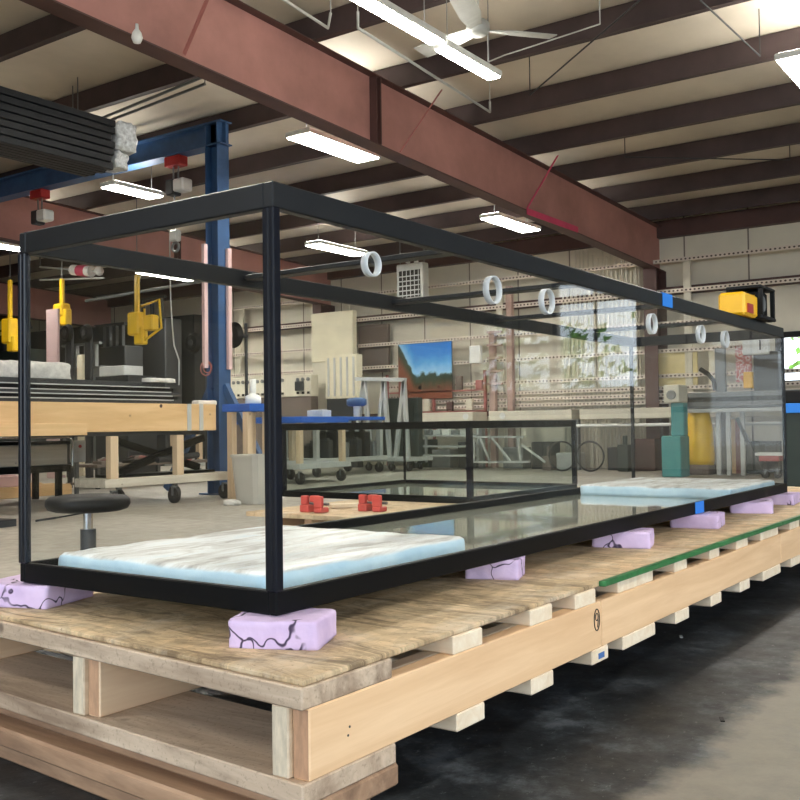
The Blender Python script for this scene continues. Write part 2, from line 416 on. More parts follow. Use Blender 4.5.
M['lamp'] = emit('lit lamp diffuser', (1.0,.965,.88,1), LAMP)
M['lamp_up'] = emit('added uplight glow', (1.0,.965,.88,1), LAMP*.35)
M['tag_blue'] = plain('blue ink stamp', (70,110,170), .7)
M['ink'] = plain('black marker ink', (30,25,25), .7)

# ------------------------------------------------------------------ setting
XW, YL, YR, XB = 15.6, 27.0, -8.5, -7.0
def quad(name, p, mat, th=Vector((0,0,-.1))):
    mb = MB(); a = [Vector(q) for q in p]; mb.add(a+[q+th for q in a], [(0,1,2,3),(7,6,5,4),(0,4,5,1),(1,5,6,2),(2,6,7,3),(3,7,4,0)]); return mb.build(name, mat)
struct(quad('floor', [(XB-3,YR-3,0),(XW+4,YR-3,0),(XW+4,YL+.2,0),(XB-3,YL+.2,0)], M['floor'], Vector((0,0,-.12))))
struct(quad('ceiling', [(XB,YR,zroof(XB)),(XW,YR,zroof(XW)),(XW,YL,zroof(XW)),(XB,YL,zroof(XB))], M['roof_skin'], Vector((0,0,.1))))
zt = zroof(XW)
w = MB()      # far wall, with the window and the big door (out of frame to the right) left open
y0w, y1w, z0w, z1w = 2.25, 2.84, 1.50, 2.22
w.box(XW, XW+.15, y1w, YL, 0, zt).box(XW, XW+.15, -5.35, y0w, 0, zt).box(XW, XW+.15, y0w, y1w, 0, z0w).box(XW, XW+.15, y0w, y1w, z1w, zt)
w.box(XW, XW+.15, -6.95, -5.35, 3.5, zt).box(XW, XW+.15, -6.95, -5.35, 0, 1.5).box(XW, XW+.15, YR, -6.95, 0, zt)
struct(w.build('wall_far', M['wall']))
struct(MB().box(XB, XW, YL, YL+.15, 0, zroof(XB)).build('wall_left', M['brown_grey']))
w = MB().box(XB, -5.5, YR-.15, YR, 0, zroof(XB)).box(5.5, XW, YR-.15, YR, 0, zroof(5.5)).box(-5.5, 5.5, YR-.15, YR, 4.2, zroof(-5))
struct(w.build('wall_right', M['cream_panel']))
w = MB().box(XB-.15, XB, 4.0, YL, 0, zroof(XB)).box(XB-.15, XB, YR, -6.5, 0, zroof(XB)).box(XB-.15, XB, -6.5, 4.0, 4.2, zroof(XB))
struct(w.build('wall_back', M['cream_panel']))
# dark partition panels at the left of the far wall
struct(MB().box(15.0, 15.4, 16.3, 26.9, 0, 3.6).build('wall_partition', M['dark_grey']))
# window at the right edge of the view
wn = MB().box(XW-.05, XW+.05, y0w, y1w, z0w-.09, z0w).box(XW-.05, XW+.05, y0w, y1w, z1w, z1w+.09).box(XW-.05, XW+.05, y1w, y1w+.09, z0w-.09, z1w+.09).box(XW-.05, XW+.05, y0w-.09, y0w, z0w-.09, z1w+.09)
win = struct(wn.build('window_1', M['black']))
MB().box(XW+.06, XW+.068, y0w, y1w, z0w, z1w).build('pane', M['glass'], win)
# frame of the far opening
w2 = struct(MB().box(XW-.03, XW+.03, -7.03, -6.95, 1.42, 3.58).box(XW-.03, XW+.03, -5.35, -5.27, 1.42, 3.58).box(XW-.03, XW+.03, -6.95, -5.35, 3.5, 3.58).box(XW-.03, XW+.03, -6.95, -5.35, 1.42, 1.5).box(XW-.02, XW+.02, -6.18, -6.12, 1.5, 3.5).build('window_2', M['dark_grey']))
MB().box(XW+.04, XW+.048, -6.95, -5.35, 1.5, 3.5).build('pane', M['glass'], w2)
# wall girts and eave strut
for i, (z, h) in enumerate(((3.16, .13), (4.27, .30), (1.05, .10))):
    struct(MB().box(XW-.17, XW-.005, YR+.1, YL-.1, z-h/2, z+h/2).build('trim_%d' % (i+1), M['maroon_dark']))

# purlins
def zp(x): return zroof(x)-.005
for k in range(15):
    x = 14.93 - 1.5*k
    z = zp(x); mb = MB().box(x-.012, x+.012, YR+.02, YL-.02, z-.28, z-.004).box(x, x+.07, YR+.02, YL-.02, z-.008, z-.004).box(x-.07, x, YR+.02, YL-.02, z-.28, z-.27)
    o = center(mb.build('roof_purlin', M['purlin']), (x, 9, z))
    tag(o, 'brown steel roof purlin crossing the ceiling above the deep girders', 'roof beam', 'steel purlins under the roof', 'structure')

# girders (rafters) with column
def girder(Y, label, mw, stiff):
    def zb(x): return 4.0 - .037*(x-3.0) + (0 if x < 15.3 else 0)
    def ztop(x): return zroof(x)-.30
    r = thing('roof_girder', (XW-.6, Y, 0), label, 'girder', kind if False else None)
    xs = [-6.9, 5, 10, 15.55]
    def strip(y0, y1, f0, f1):
        mb = MB(); vs = []
        for x in xs:
            for y in (y0, y1):
                vs += [(x, y, f0(x)), (x, y, f1(x))]
        fs = []
        for i in range(len(xs)-1):
            a = 4*i; b = a+4
            fs += [(a, b, b+1, a+1), (a+2, a+3, b+3, b+2), (a, a+2, b+2, b), (a+1, b+1, b+3, a+3)]
        e = 4*(len(xs)-1); fs += [(0,1,3,2), (e, e+2, e+3, e+1)]
        return mb.add(vs, fs)
    strip(Y-.006, Y+.006, zb, ztop).build('web', mw, r)
    strip(Y-.10, Y+.10, lambda x: zb(x)-.014, zb).build('bottom_flange', M['maroon_dark'], r)
    strip(Y-.10, Y+.10, lambda x: ztop(x), lambda x: ztop(x)+.012).build('top_flange', M['maroon_dark'], r)
    MB().box(15.06, 15.08, Y-.12, Y+.12, 0, zb(15.0)-.015).box(15.53, 15.55, Y-.12, Y+.12, 0, zb(15.3)-.02).box(15.08, 15.53, Y-.006, Y+.006, 0, zb(15.5)-.02).build('column', M['maroon_dark'], r)
    for x in stiff:
        MB().box(x-.045, x-.03, Y-.10, Y-.006, zb(x)+.005, ztop(x)-.005).box(x+.03, x+.045, Y-.10, Y-.006, zb(x)+.005, ztop(x)-.005).build('splice_plate', M['maroon_dark'], r)
    return r, zb, ztop
g1, zb, ztop = girder(4.9, 'deep pinkish maroon steel girder crossing overhead above the long aquarium', M['maroon'], [6.95])
girder(12.5, 'second maroon steel girder further back, above the yellow lifters', M['maroon'], [4.0, 11.0])
girder(20.1, 'farthest maroon steel girder near the dark left wall', M['maroon'], [9.0])
g1['group'] = None if False else 'roof girders'
del g1['group']
# flange braces of the near girder (slanting angle irons between bottom flange and purlins)
for x, dx in ((4.16, .15), (7.33, .4), (10.31, .35)):
    MB().bar((x, 4.795, zb(x)+.02), (x+dx, 4.5, zroof(x)-.29), .05, .012).build('flange_brace', M['rust_red'] if x < 9 else M['pink'], g1)
MB().box(10.3, 11.9, 4.785, 4.799, zb(11.2)-.035, zb(10.8)+.035).build('pink_flange_strip', M['pink'], g1)['label'] = 'bright pink painted stretch of flange'

# ------------------------------------------------------------------ ceiling lights
def make_light(name, L, Wd, label, group=None):
    r = thing(name, (0,0,0), label, 'ceiling light', group)
    MB().box(-L/2, L/2, -Wd/2, Wd/2, .012, .07, .01).build('housing', M['white'], r)
    MB().box(-L/2+.02, L/2-.02, -Wd/2+.02, Wd/2-.02, 0, .012).build('diffuser', M['lamp'], r)
    MB().box(-L/2+.03, L/2-.03, -Wd/2+.03, Wd/2-.03, .0705, .078).build('added_uplight', M['lamp_up'], r)  # glowing panel added on top of the housing to light the ceiling
    for sx in (-1, 1):
        MB().cyl((sx*L*.38, 0, .07), (sx*L*.38, 0, .30), .004, n=6).build('hanger_rod', M['mid_grey'], r)
    return r
LT = [(4.45, 2.99, 1.75, .16, 'long bare tube light at the top of the picture, left of the fan'),
      (5.88, 3.03, .93, .16, 'shorter tube light just below and left of the ceiling fan'),
      (7.2, 5.62, 1.3, .36, 'bright rectangular high bay light under the pink girder, above the tank corner'),
      (12.25, 6.1, 1.4, .36, 'rectangular ceiling light just below the pink painted brace'),
      (12.25, 9.65, 1.4, .36, 'rectangular ceiling light behind the top rail, left of the unit heater'),
      (12.4, 14.2, 1.45, .55, 'ceiling light seen low through the glass above the yellow lifters'),
      (7.15, 9.06, .85, .30, 'ceiling light beside the electric chain hoist'),
      (8.25, 0.62, 1.6, .42, 'bright ceiling light at the right edge of the picture'),
      (8.2, 13.9, 1.2, .36, 'ceiling light at the far left edge behind the dark beams'),
      (1.0, 3.0, 1.5, .36, 'added fill light above and out of the picture over the tank'),  # from here on: unseen lamps added to brighten the hall
      (1.0, 9.0, 1.5, .36, 'added fill light out of the picture over the left aisle'),
      (-3.0, 3.0, 1.5, .36, 'added fill light behind the camera'),
      (1.0, -3.0, 1.5, .36, 'added fill light above the floor right of the camera')]
for (x, y, L, Wd, lab) in LT:
    o = make_light('ceiling_light', L, Wd, lab); o.location = (x, y, 4.0)
    zz = zroof(x)-.01
    for ch in o.children:
        if ch.name.startswith('hanger'):
            for v in ch.data.vertices:
                if v.co.z > .2: v.co.z = zz-4.0

# ceiling fan
_p = at('Z', 4.2, 478, 30); fx, fy = _p.x, _p.y
t = thing('ceiling_fan', (fx, fy, 4.2), 'white three blade ceiling fan at the top of the picture', 'fan')
MB().lathe([(0,-.05),(.06,-.05),(.09,-.03),(.10,.0),(.10,.05),(.07,.08),(.0,.085)], (fx,fy,4.2)).build('motor', M['light_grey'], t)
MB().cyl((fx,fy,4.27),(fx,fy,zroof(fx)-.02),.012).build('downrod', M['light_grey'], t)
d1 = (at('Z', 4.2, 545, 36)-Vector((fx,fy,4.2))); a1 = math.atan2(d1.y, d1.x)
for k in range(3):
    a = a1+k*2*PI/3; c, s_ = math.cos(a), math.sin(a); n = 8; vs = []
    for i in range(n+1):
        rr = .09+.60*i/n; wd = .05+.04*min(1, i/3); tw = .018
        for q, sg in ((-1, -1), (1, 1)):
            for dz in (-.004, .004): vs.append((fx+c*rr-s_*wd*q, fy+s_*rr+c*wd*q, 4.2+sg*tw+dz))
    fs = []
    for i in range(n):
        a_ = 4*i; b_ = a_+4; fs += [(a_, b_, b_+2, a_+2), (a_+1, a_+3, b_+3, b_+1), (a_, a_+1, b_+1, b_), (a_+2, b_+2, b_+3, a_+3)]
    fs += [(0,2,3,1), (4*n, 4*n+1, 4*n+3, 4*n+2)]
    MB().add(vs, fs).build('blade', M['light_grey'], t)

# conduits on the ceiling
def conduit(pts, r, lab, m='light_grey', name='conduit_pipe', cat='conduit', group=None):
    mb_ = MB().tube(pts, r)
    for q in [Vector(q_) for q_ in (pts[0], pts[-1]) if q_[2] > 3.7]: mb_.cyl(q, (q.x, q.y, zroof(q.x)-.003), min(r, .006), n=6)
    o = mb_.build(name, M[m]); center(o, pts[0]); return tag(o, lab, cat, group)
A = at('Z', 4.42, 358, 28); B = at('Z', 4.42, 490, 112)
conduit([A+Vector((0,0,.15)), A, B, B+Vector((0,0,.12))], .014, 'thin white conduit running beside the girder below the tube lights')
A = at('Z', 4.42, 278, -4); B = at('Z', 4.42, 328, 28)
conduit([A, B, B+Vector((.04,0,.15))], .014, 'short white conduit end at the top left of the fan')
MB_ = MB().box(A.x, A.x, A.y, A.y, 0, 0)
P = at('Z', 4.42, 500, 46)
conduit([at('Z', 4.45, 488, 62), at('Z', 4.45, 505, 55), at('Z', 4.45, 530, 47), at('Z', 4.45, 600, 24)], .007, 'white wire run with junction box right of the fan')
for i, (p, q) in enumerate((((85,125),(215,72)), ((80,132),(205,84)))):
    A = at('Z', 4.40, *p); B = at('Z', 4.40, *q)
    conduit([A+Vector((-.1,0,-.25)), A, B], .016, ['upper', 'lower'][i]+' of two grey conduits bending along the purlin above the black bars', 'mid_grey')
A = at('Y', 0.9, 735, 55); 
for (p, q, lab) in (((530,95),(640,0),'thin diagonal rod bracing from girder to the top of the picture'), ((700,0),(760,56),'thin diagonal rod bracing at the upper right beside the bright light'), ((625,157),(790,160),'thin level cable under the right purlins')):
    A = at('Z', 4.38, *p); B = at('Z', 4.38, *q)
    conduit([A, B], .008, lab, 'dark_grey', 'brace_rod', 'rod')
o = MB().lathe([(0,0),(.03,.01),(.045,.05),(.035,.09),(.015,.12),(.012,.16),(0,.16)], (0,0,0)).build('light_bulb', M['white']); p = at('Z', 3.86, 137, 44); o.location = p
tag(o, 'small white bulb hanging under the girder at the top left', 'bulb')

# ------------------------------------------------------------------ aquarium
LX, WY, HZ = 4.18, 0.90, 0.914
ZT = Z0+HZ
tank = thing('aquarium', (0, 0, Z0), 'long empty glass aquarium with black rims on purple foam blocks', 'aquarium')
def rim(z0, z1, wd, mat, name, par, x0=0, x1=LX, y0=0, y1=WY):
    mb = MB()
    for (a, b, c, d) in ((x0, x1, y0, y0+wd), (x0, x1, y1-wd, y1), (x0, x0+wd, y0+wd, y1-wd), (x1-wd, x1, y0+wd, y1-wd)):
        mb.box(a, b, c, d, z0, z1, .003)
    return mb.build(name, mat, par)
rim(Z0, Z0+.050, .022, M['steel_black'], 'bottom_rim', tank)
rim(ZT-.056, ZT, .028, M['rail_dark'], 'top_rim', tank)
for k in range(1, 5):
    x = LX*k/5; MB().box(x-.028, x+.028, .028, WY-.028, ZT-.034, ZT-.018, .002).build('cross_brace', M['rail_dark'], tank)
g = .010; e = .006; zl, zh = Z0+.008, ZT-.006
MB().box(e+g, LX-e-g, e, e+g, zl, zh).build('glass_pane', M['glass'], tank)
MB().box(e+g, LX-e-g, WY-e-g, WY-e, zl, zh).build('glass_pane', M['glass'], tank)
MB().box(e, e+g, e, WY-e, zl, zh).build('glass_pane', M['glass'], tank)
MB().box(LX-e-g, LX-e, e, WY-e, zl, zh).build('glass_pane', M['glass'], tank)
k = N('grey green glossy base glass'); v = k.coord(); f = k.noise(v, 3, 4)
k.link(k.ramp(f, [(.3, lin((158,162,148))), (.7, lin((196,198,182)))]), k.b.inputs['Base Color']); k.b.inputs['Roughness'].default_value = .06
k.b.inputs['Coat Weight'].default_value = .5; M['base_glass'] = k.m
MB().box(e+g, LX-e-g, e+g, WY-e-g, Z0+.006, Z0+.018).build('glass_base', M['base_glass'], tank)
MB().box(-.003, .021, -.003, .012, Z0+.048, ZT-.054, .003).box(-.003, .012, .012, .030, Z0+.048, ZT-.054, .003).build('corner_trim', M['post_dark'], tank)
MB().box(-.003, .028, WY-.012, WY+.003, Z0+.048, ZT-.054, .003).box(-.003, .012, WY-.028, WY-.012, Z0+.048, ZT-.054, .003).build('corner_trim', M['post_dark'], tank)
MB().box(LX-.014, LX+.002, -.001, .016, Z0+.048, ZT-.054).build('corner_trim', M['rail_dark'], tank)
MB().box(LX-.014, LX+.002, WY-.016, WY+.001, Z0+.048, ZT-.054).build('corner_trim', M['rail_dark'], tank)
for x in (.36, .945, 1.29, 2.20, 2.79, 3.14):
    R = .041 if x > .5 else .030
    mb = MB(); n = 28; vs = []
    for i in range(n):
        a = 2*PI*i/n
        for (rr, yy) in ((R, .002), (R, .021), (R-.0035, .021), (R-.0035, .002)): vs.append((x+rr*math.cos(a), yy, 1.203+rr*math.sin(a)))
    mb.add(vs, [(4*i+j, 4*((i+1) % n)+j, 4*((i+1) % n)+(j+1) % 4, 4*i+(j+1) % 4) for i in range(n) for j in range(4)], True)
    mb.build('white_ring', M['ring'], tank)
MB().box(2.29, 2.40, -.003, -.0005, ZT-.052, ZT+.001).box(2.29, 2.40, -.003, .03, ZT+.0005, ZT+.002).build('tape', M['blue_tape'], tank)['label'] = 'blue tape on the top rim'
MB().box(2.63, 2.74, -.003, -.0005, Z0+.002, Z0+.052).build('tape', M['blue_tape'], tank)['label'] = 'blue tape on the bottom rim'

def soft_block(x0, x1, y0, y1, z0, z1, name, mat, amp=.006, n=(14, 10, 3), seed=0, skew=0, rnd=.02, par=None, foot=False, rz=0):
    """soft-edged block with slightly lumpy faces"""
    import bmesh
    bm = bmesh.new(); bmesh.ops.create_cube(bm, size=1)
    for ax, c in zip(range(3), n):
        es = [e_ for e_ in bm.edges if abs((e_.verts[0].co-e_.verts[1].co).normalized()[ax]) > .9]
        bmesh.ops.subdivide_edges(bm, edges=es, cuts=c, use_grid_fill=True)
    sx, sy, sz = x1-x0, y1-y0, z1-z0; C_ = Vector(((x0+x1)/2, (y0+y1)/2, z0))
    for v in bm.verts:
        u = v.co*2
        for i, s_ in enumerate((sx, sy, sz)): pass
        p = Vector((v.co.x*sx, v.co.y*sy, (v.co.z+.5)*sz))
        # rounding of the rims
        hx, hy = sx/2, sy/2
        dx = max(0, abs(p.x)-(hx-rnd))/rnd; dy = max(0, abs(p.y)-(hy-rnd))/rnd
        zt_ = max(0, p.z-(sz-rnd))/rnd
        for i, d_, h in ((0, dx, hx), (1, dy, hy)):
            k_ = math.sqrt(dx*dx+dy*dy+zt_*zt_)
            if k_ > 1:
                if d_ > 0: p[i] = math.copysign(h-rnd+rnd*d_/k_, p[i])
        k_ = math.sqrt(dx*dx+dy*dy+zt_*zt_)
        if zt_ > 0 and k_ > 1: p.z = sz-rnd+rnd*zt_/k_
        q = p+Vector((seed*7.1, seed*3.3, seed))
        d = noise.noise_vector(q*9)*amp + noise.noise_vector(q*30)*amp*.4
        if p.z < .002 and foot: d.z = 0
        elif p.z < .002: d.z = 0
        p += d; p.z = min(max(p.z, 0), sz); p.x += skew*p.z; v.co = p
    me = bpy.data.meshes.new(name); bm.to_mesh(me); bm.free(); me.materials.append(mat)
    for p in me.polygons: p.use_smooth = True
    o = bpy.data.objects.new(name, me); COL.objects.link(o); o.location = C_; o.rotation_euler.z = rz
    if par: o.parent = par
    return o
zb0 = Z0+.0185
tag(soft_block(.075, .93, .10, .86, zb0, zb0+.052, 'foam_mat', M['mat'], .006, (50, 40, 3), 1, 0, .02), 'pale blue white wrapped foam mat inside the near end of the aquarium', 'foam mat')
tag(soft_block(3.3, 4.14, .05, .85, zb0, zb0+.052, 'foam_mat', M['mat'], .006, (50, 40, 3), 2, 0, .02), 'pale blue white wrapped foam mat inside the far right end of the aquarium', 'foam mat')

# purple foam blocks
ZD = .362        # deck top
FB = [(-.045, .115, -.085, .105, 'large cracked purple foam block under the near corner of the aquarium', 'front'),
      (-.05, .16, .80, 1.02, 'purple foam block under the left end of the aquarium at the picture edge', ''),
      (.97, 1.11, -.01, .15, 'purple foam block under the front rim, second from the near corner', ''),
      (1.84, 2.02, -.07, .14, 'purple foam block under the front rim left of the lower blue tape', ''),
      (2.62, 2.84, -.08, .12, 'purple foam block directly below the lower blue tape', ''),
      (3.42, 3.68, -.08, .12, 'purple foam block just right of the lower blue tape', ''),
      (4.00, 4.26, -.06, .12, 'purple foam block under the far right corner of the aquarium', ''),
      (1.2, 1.4, .78, .96, 'purple foam block under the rear rim', ''), (2.6, 2.8, .78, .96, 'purple foam block under the rear rim further right', '')]
for i, (a, b, c, d, lab, _) in enumerate(FB):
    tag(soft_block(a, b, c, d, ZD, Z0-.0005, 'foam_block', M['lav'], .006, (22, 18, 8), i+3, .12 if i % 2 else -.08, .007, rz=(.42, .3, .35, .3, .15, .25, .1, 0, 0)[i]), lab, 'foam block')

# two-part box object on the far top rail
t = thing('work_light', (3.6, .02, ZT), 'yellow and black battery work light standing on the far end of the top rim', 'work light')
MB().box(3.33, 3.56, -.03, .10, ZT+.001, ZT+.115, .012).build('battery', M['orange_yellow'], t)
mb = MB().box(3.55, 3.83, -.05, .13, ZT+.001, ZT+.02, .004)
for yy in (-.05, .11): mb.box(3.57, 3.59, yy, yy+.02, ZT+.01, ZT+.165).box(3.79, 3.81, yy, yy+.02, ZT+.01, ZT+.165)
mb.box(3.56, 3.82, -.05, .13, ZT+.155, ZT+.172, .004).build('frame', M['black'], t)
MB().box(3.60, 3.78, -.02, .10, ZT+.02, ZT+.15, .01).build('lamp_body', M['steel_black'], t)
MB().cyl((3.69, -.025, ZT+.085), (3.69, -.02, ZT+.085), .04).build('lens', M['mid_grey'], t)
MB().box(3.37, 3.46, -.036, -.03, ZT+.015, ZT+.06).build('grip_mark', M['red'], t)

# ------------------------------------------------------------------ pallets
YE = -.245
zs1 = .310; zs0 = .180; zbb = .140
def brd(par, name, x0, x1, y0, y1, z0, z1, m, b=.003): return MB().box(x0, x1, y0, y1, z0, z1, b).build(name, M[m], par)
def skewed(par, name, x0, x1, y0, y1, z0, z1, m, k=.075):
    mb = MB().box(x0, x1, y0, y1, z0, z1, .003)
    for v in mb.v: v.x += k*(v.y-YE) if v.x < .6 else 0
    return mb.build(name, M[m], par)
p1 = thing('wooden_pallet', (-.2, YE, 0), 'nearest heavy wooden pallet with weathered front boards and double stringers', 'pallet')
skewed(p1, 'deck_panel', -.195, 1.085, YE+.005, 1.2, .350, ZD, 'w_ply')
YB1 = 1.25
skewed(p1, 'deck_board', -.205, .07, YE, YB1, zs1, .350, 'w_front')
for a, b in ((.30, .425), (.66, .78), (.92, 1.05)): brd(p1, 'deck_board', a, b, YE, YB1, zs1, .350, 'w_end')
for y in (YE, .40, 1.1):
    sk = .075*(y-YE)
    brd(p1, 'stringer', -.185+sk, 1.085, y, y+.041, zs0, zs1, 'w_stringer' if y == YE else 'w_side')
    brd(p1, 'stringer', -.195+sk, 1.083, y+.042, y+.083, zs0, zs1, 'w_brown')
for a, b in ((-.205, .08), (.31, .43), (.66, .78), (1.02, 1.13)): (skewed if a < 0 else brd)(p1, 'bottom_board', a, b, YE, YB1, zbb, zs0, 'w_front' if a < 0 else 'w_end')
# marker oval with a stroke and seam stamp
mb = MB(); n = 20
mb.tube([(1.052+.018*math.cos(2*PI*i/n), YE-.001, .262+.030*math.sin(2*PI*i/n)) for i in range(n+1)], .0016, 5)
mb.tube([(1.052+.009*math.cos(2*PI*i/n), YE-.001, .270+.010*math.sin(2*PI*i/n)) for i in range(n+1)], .0014, 5).tube([(1.061, YE-.001, .270), (1.060, YE-.001, .255), (1.056, YE-.001, .240)], .0014, 5)
mb.build('marker_mark', M['ink'], p1)
MB().box(1.06, 1.10, YE-.0012, YE-.0001, .150, .166).build('ink_stamp', M['tag_blue'], p1)
for (x, z) in ((-.07, .25), (-.075, .235)): MB().cyl((x, YE-.001, z), (x, YE+.01, z), .0025, n=8).build('nail_head', M['dark_grey'], p1)

def pallet2(x0, x1, lab, tops, bots, seed):
    p = thing('wooden_pallet', (x0, YE, 0), lab, 'pallet')
    brd(p, 'deck_panel', x0, x1-.002, YE+.01, 1.2, .350, ZD, 'w_ply2', .001)
    for a, b in tops: brd(p, 'deck_board', a, b, YE+.004, YB1, zs1, .350, 'w_end')
    for y in (YE, .42, 1.1): brd(p, 'stringer', x0, x1, y, y+.041, zs0, zs1, 'w_stringer')
    for a, b in bots: brd(p, 'bottom_board', a, b, YE, YB1, zbb, zs0, 'w_end')
    MB().box(x0, x1-.002, YE-.012, YE+.009, .349, ZD+.003, .002).build('green_edge', M['glass_green'], p)['label'] = 'green painted deck edge'
    return p
pallet2(1.09, 3.04, 'second wooden pallet with a green deck edge, under the middle of the aquarium',
        [(1.22, 1.50), (1.70, 1.82), (2.07, 2.18), (2.40, 2.55), (2.74, 3.02)],
        [(1.24, 1.50), (1.69, 1.82), (2.06, 2.18), (2.42, 2.55), (2.75, 3.03)], 1)
pallet2(3.045, 5.6, 'farthest wooden pallet with a green deck edge at the right edge of the picture',
        [(3.23, 3.40), (3.65, 3.8), (4.05, 4.2), (4.5, 4.65), (5.0, 5.3)],
        [(3.22, 3.40), (3.65, 3.8), (4.05, 4.2), (4.5, 4.65), (5.0, 5.3)], 2)
# planks under the pallets
labs = ['topmost brown plank under the front of the nearest pallet', 'middle brown plank under the front of the nearest pallet', 'lowest brown plank on the floor under the nearest pallet']
for i in range(3):
    z1 = .139-.0463*i; x0 = (-.150, -.205, -.178)[i]
    mb = MB().box(x0, x0+.24, (YE+.0, YE+.03, YE+.01)[i], 1.25, z1-.0455, z1, .006)
    for v in mb.v: v.x += .075*(v.y-YE)
    tag(center(mb.build('wooden_plank', M['w_low']), (x0+.15, .55, z1-.0455)), labs[i], 'plank')
for i, x in enumerate((1.3, 3.0, 5.0)):
    for j in range(3):
        pass
    tag(center(MB().box(x, x+.12, .25, 1.2, .001, .1395, .003).build('support_timber', M['w_low']), (x, 1, 0)),
        'support timber under the deck, hidden in shade, %s' % ('near', 'middle', 'far')[i], 'timber')
# scrap on the floor
for i, (px, py) in enumerate(((681, 637), (722, 720))):
    o = MB().box(-.02, .02, -.006, .006, 0, .003, .001).build('wood_chip', M['light_grey' if i == 0 else 'black']); p = at('Z', 0, px, py); o.location = (p.x, p.y, .0005); o.rotation_euler.z = .4
    tag(o, ['small pale chip on the black floor beside the pallets', 'tiny dark chip on the bare concrete at lower right'][i], 'debris')

# ------------------------------------------------------------------ casters and stool
def make_caster(mb_parent, x, y, z, r=.06, m='wheel'):
    c = MB().cyl((x-.018, y, z+r), (x+.018, y, z+r), r, n=20).build('caster', M[m], mb_parent)
    MB().box(x-.03, x+.03, y-.02, y+.02, z+2*r+.004, z+2*r+.02).bar((x-.026, y, z+r), (x-.026, y+.0, z+2*r+.01), .006, .03, (0,1,0)).bar((x+.026, y, z+r), (x+.026, y, z+2*r+.01), .006, .03, (0,1,0)).build('fork', M['mid_grey'], c)
    return c
P = at('Z', .55, 88, 498)
sx_, sy_ = P.x, P.y
t = thing('work_stool', (sx_, sy_, 0), 'round black padded work stool behind the left end of the aquarium', 'stool')
MB().lathe([(0, .50), (.125, .50), (.150, .508), (.16, .525), (.158, .545), (.146, .556), (.10, .562), (0, .56)], (sx_, sy_, 0), 36).build('seat', M['black'], t)
MB().cyl((sx_, sy_, .42), (sx_, sy_, .502), .018).build('piston', M['chrome'], t)
MB().cyl((sx_, sy_, .14), (sx_, sy_, .43), .030).build('column', M['dark_grey'], t)
a = at('Y', sy_, 52, 521); MB().bar((sx_, sy_, .495), (sx_-.07, sy_+.10, .475), .012, .006).bar((sx_-.07, sy_+.10, .475), (sx_-.12, sy_+.16, .465), .022, .008).build('lever', M['black'], t)
for k in range(5):
    an = k*2*PI/5+.3; ex, ey = sx_+.26*math.cos(an), sy_+.26*math.sin(an)
    lg = MB().bar((sx_, sy_, .15), (ex, ey, .075), .035, .022).build('leg', M['black'], t)
    MB().cyl((ex-.012, ey, .028), (ex+.012, ey, .028), .027).cyl((ex, ey, .05), (ex, ey, .08), .008).build('wheel', M['wheel'], lg)

# ------------------------------------------------------------------ waste bin
P = at('Z', 0, 256, 503); bx, by = P.x, P.y
t = thing('waste_bin', (bx, by, 0), 'off white plastic waste bin standing on the floor behind the near corner post', 'bin')
mb = MB(); n = 24
prof = [(.19, .0), (.235, .50), (.25, .50), (.25, .53), (.23, .53), (.185, .02), (0, .02)]
def sq(r, a):
    c, s_ = math.cos(a), math.sin(a); k_ = (abs(c)**4+abs(s_)**4)**-.25; return r*c*k_, r*s_*k_
vs = []
for i in range(n):
    for r_, z in prof: x, y = sq(r_, 2*PI*i/n); vs.append((bx+x*.85, by+y, z+.001))
m_ = len(prof); mb.add(vs, [(i*m_+j, ((i+1) % n)*m_+j, ((i+1) % n)*m_+j+1, i*m_+j+1) for i in range(n) for j in range(m_-1)]); mb.add([vs[i*m_] for i in range(n)], [list(range(n))])
mb.build('body', M['bin'], t)
P = at('Z', 0, 233, 505)
tag(soft_block(P.x-.08, P.x+.08, P.y-.07, P.y+.07, .001, .06, 'plastic_film', M['cloudy'], .03, (8, 8, 3), 11, 0, .03), 'crumpled white plastic film on the floor left of the waste bin', 'film')

# ------------------------------------------------------------------ second aquarium
T2 = thing('aquarium', (3.95, 2.0, .30), 'smaller low glass aquarium with thick black rims standing behind the long one', 'aquarium')
x0, x1, y0, y1, zb2, zt2 = 4.0, 5.62, 1.94, 3.60, .30, .845
rim(zb2, zb2+.045, .03, M['steel_black'], 'bottom_rim', T2, x0, x1, y0, y1)
rim(zt2-.05, zt2, .035, M['steel_black'], 'top_rim', T2, x0, x1, y0, y1)
for (a, b, c, d) in ((x0+.008, x1-.008, y0+.004, y0+.012), (x0+.008, x1-.008, y1-.012, y1-.004), (x0+.004, x0+.012, y0+.012, y1-.012), (x1-.012, x1-.004, y0+.012, y1-.012)):
    MB().box(a, b, c, d, zb2+.01, zt2-.01).build('glass_pane', M['glass2'], T2)
MB().box(x0+.03, x1-.03, y0+.03, y1-.03, zb2+.004, zb2+.014).build('glass_base', M['base_glass'], T2)
for (a, b, wd) in ((x0, y0, .032), (x0, y1-.03, .03), (x1-.03, y0, .03), (x1-.014, y1-.014, .014)):
    MB().box(a-.002, a+wd, b-.002, b+wd, zb2+.04, zt2-.045).build('corner_trim', M['post_dark'], T2)
t = thing('wooden_platform', (3.0, 2.0, 0), 'low plywood topped platform carrying the smaller aquarium', 'platform')
MB().box(2.92, 6.0, 1.85, 2.92, .27, .2985, .003).build('top_board', M['w_ply2'], t)
for y in (1.95, 2.4, 2.72):
    MB().box(2.94, 5.98, y, y+.06, .10, .269, .003).build('stringer', M['w_stringer'], t)
for x in (2.96, 4.4, 5.8): MB().box(x, x+.14, 1.9, 2.78, .001, .099, .003).build('bottom_board', M['w_low'], t)
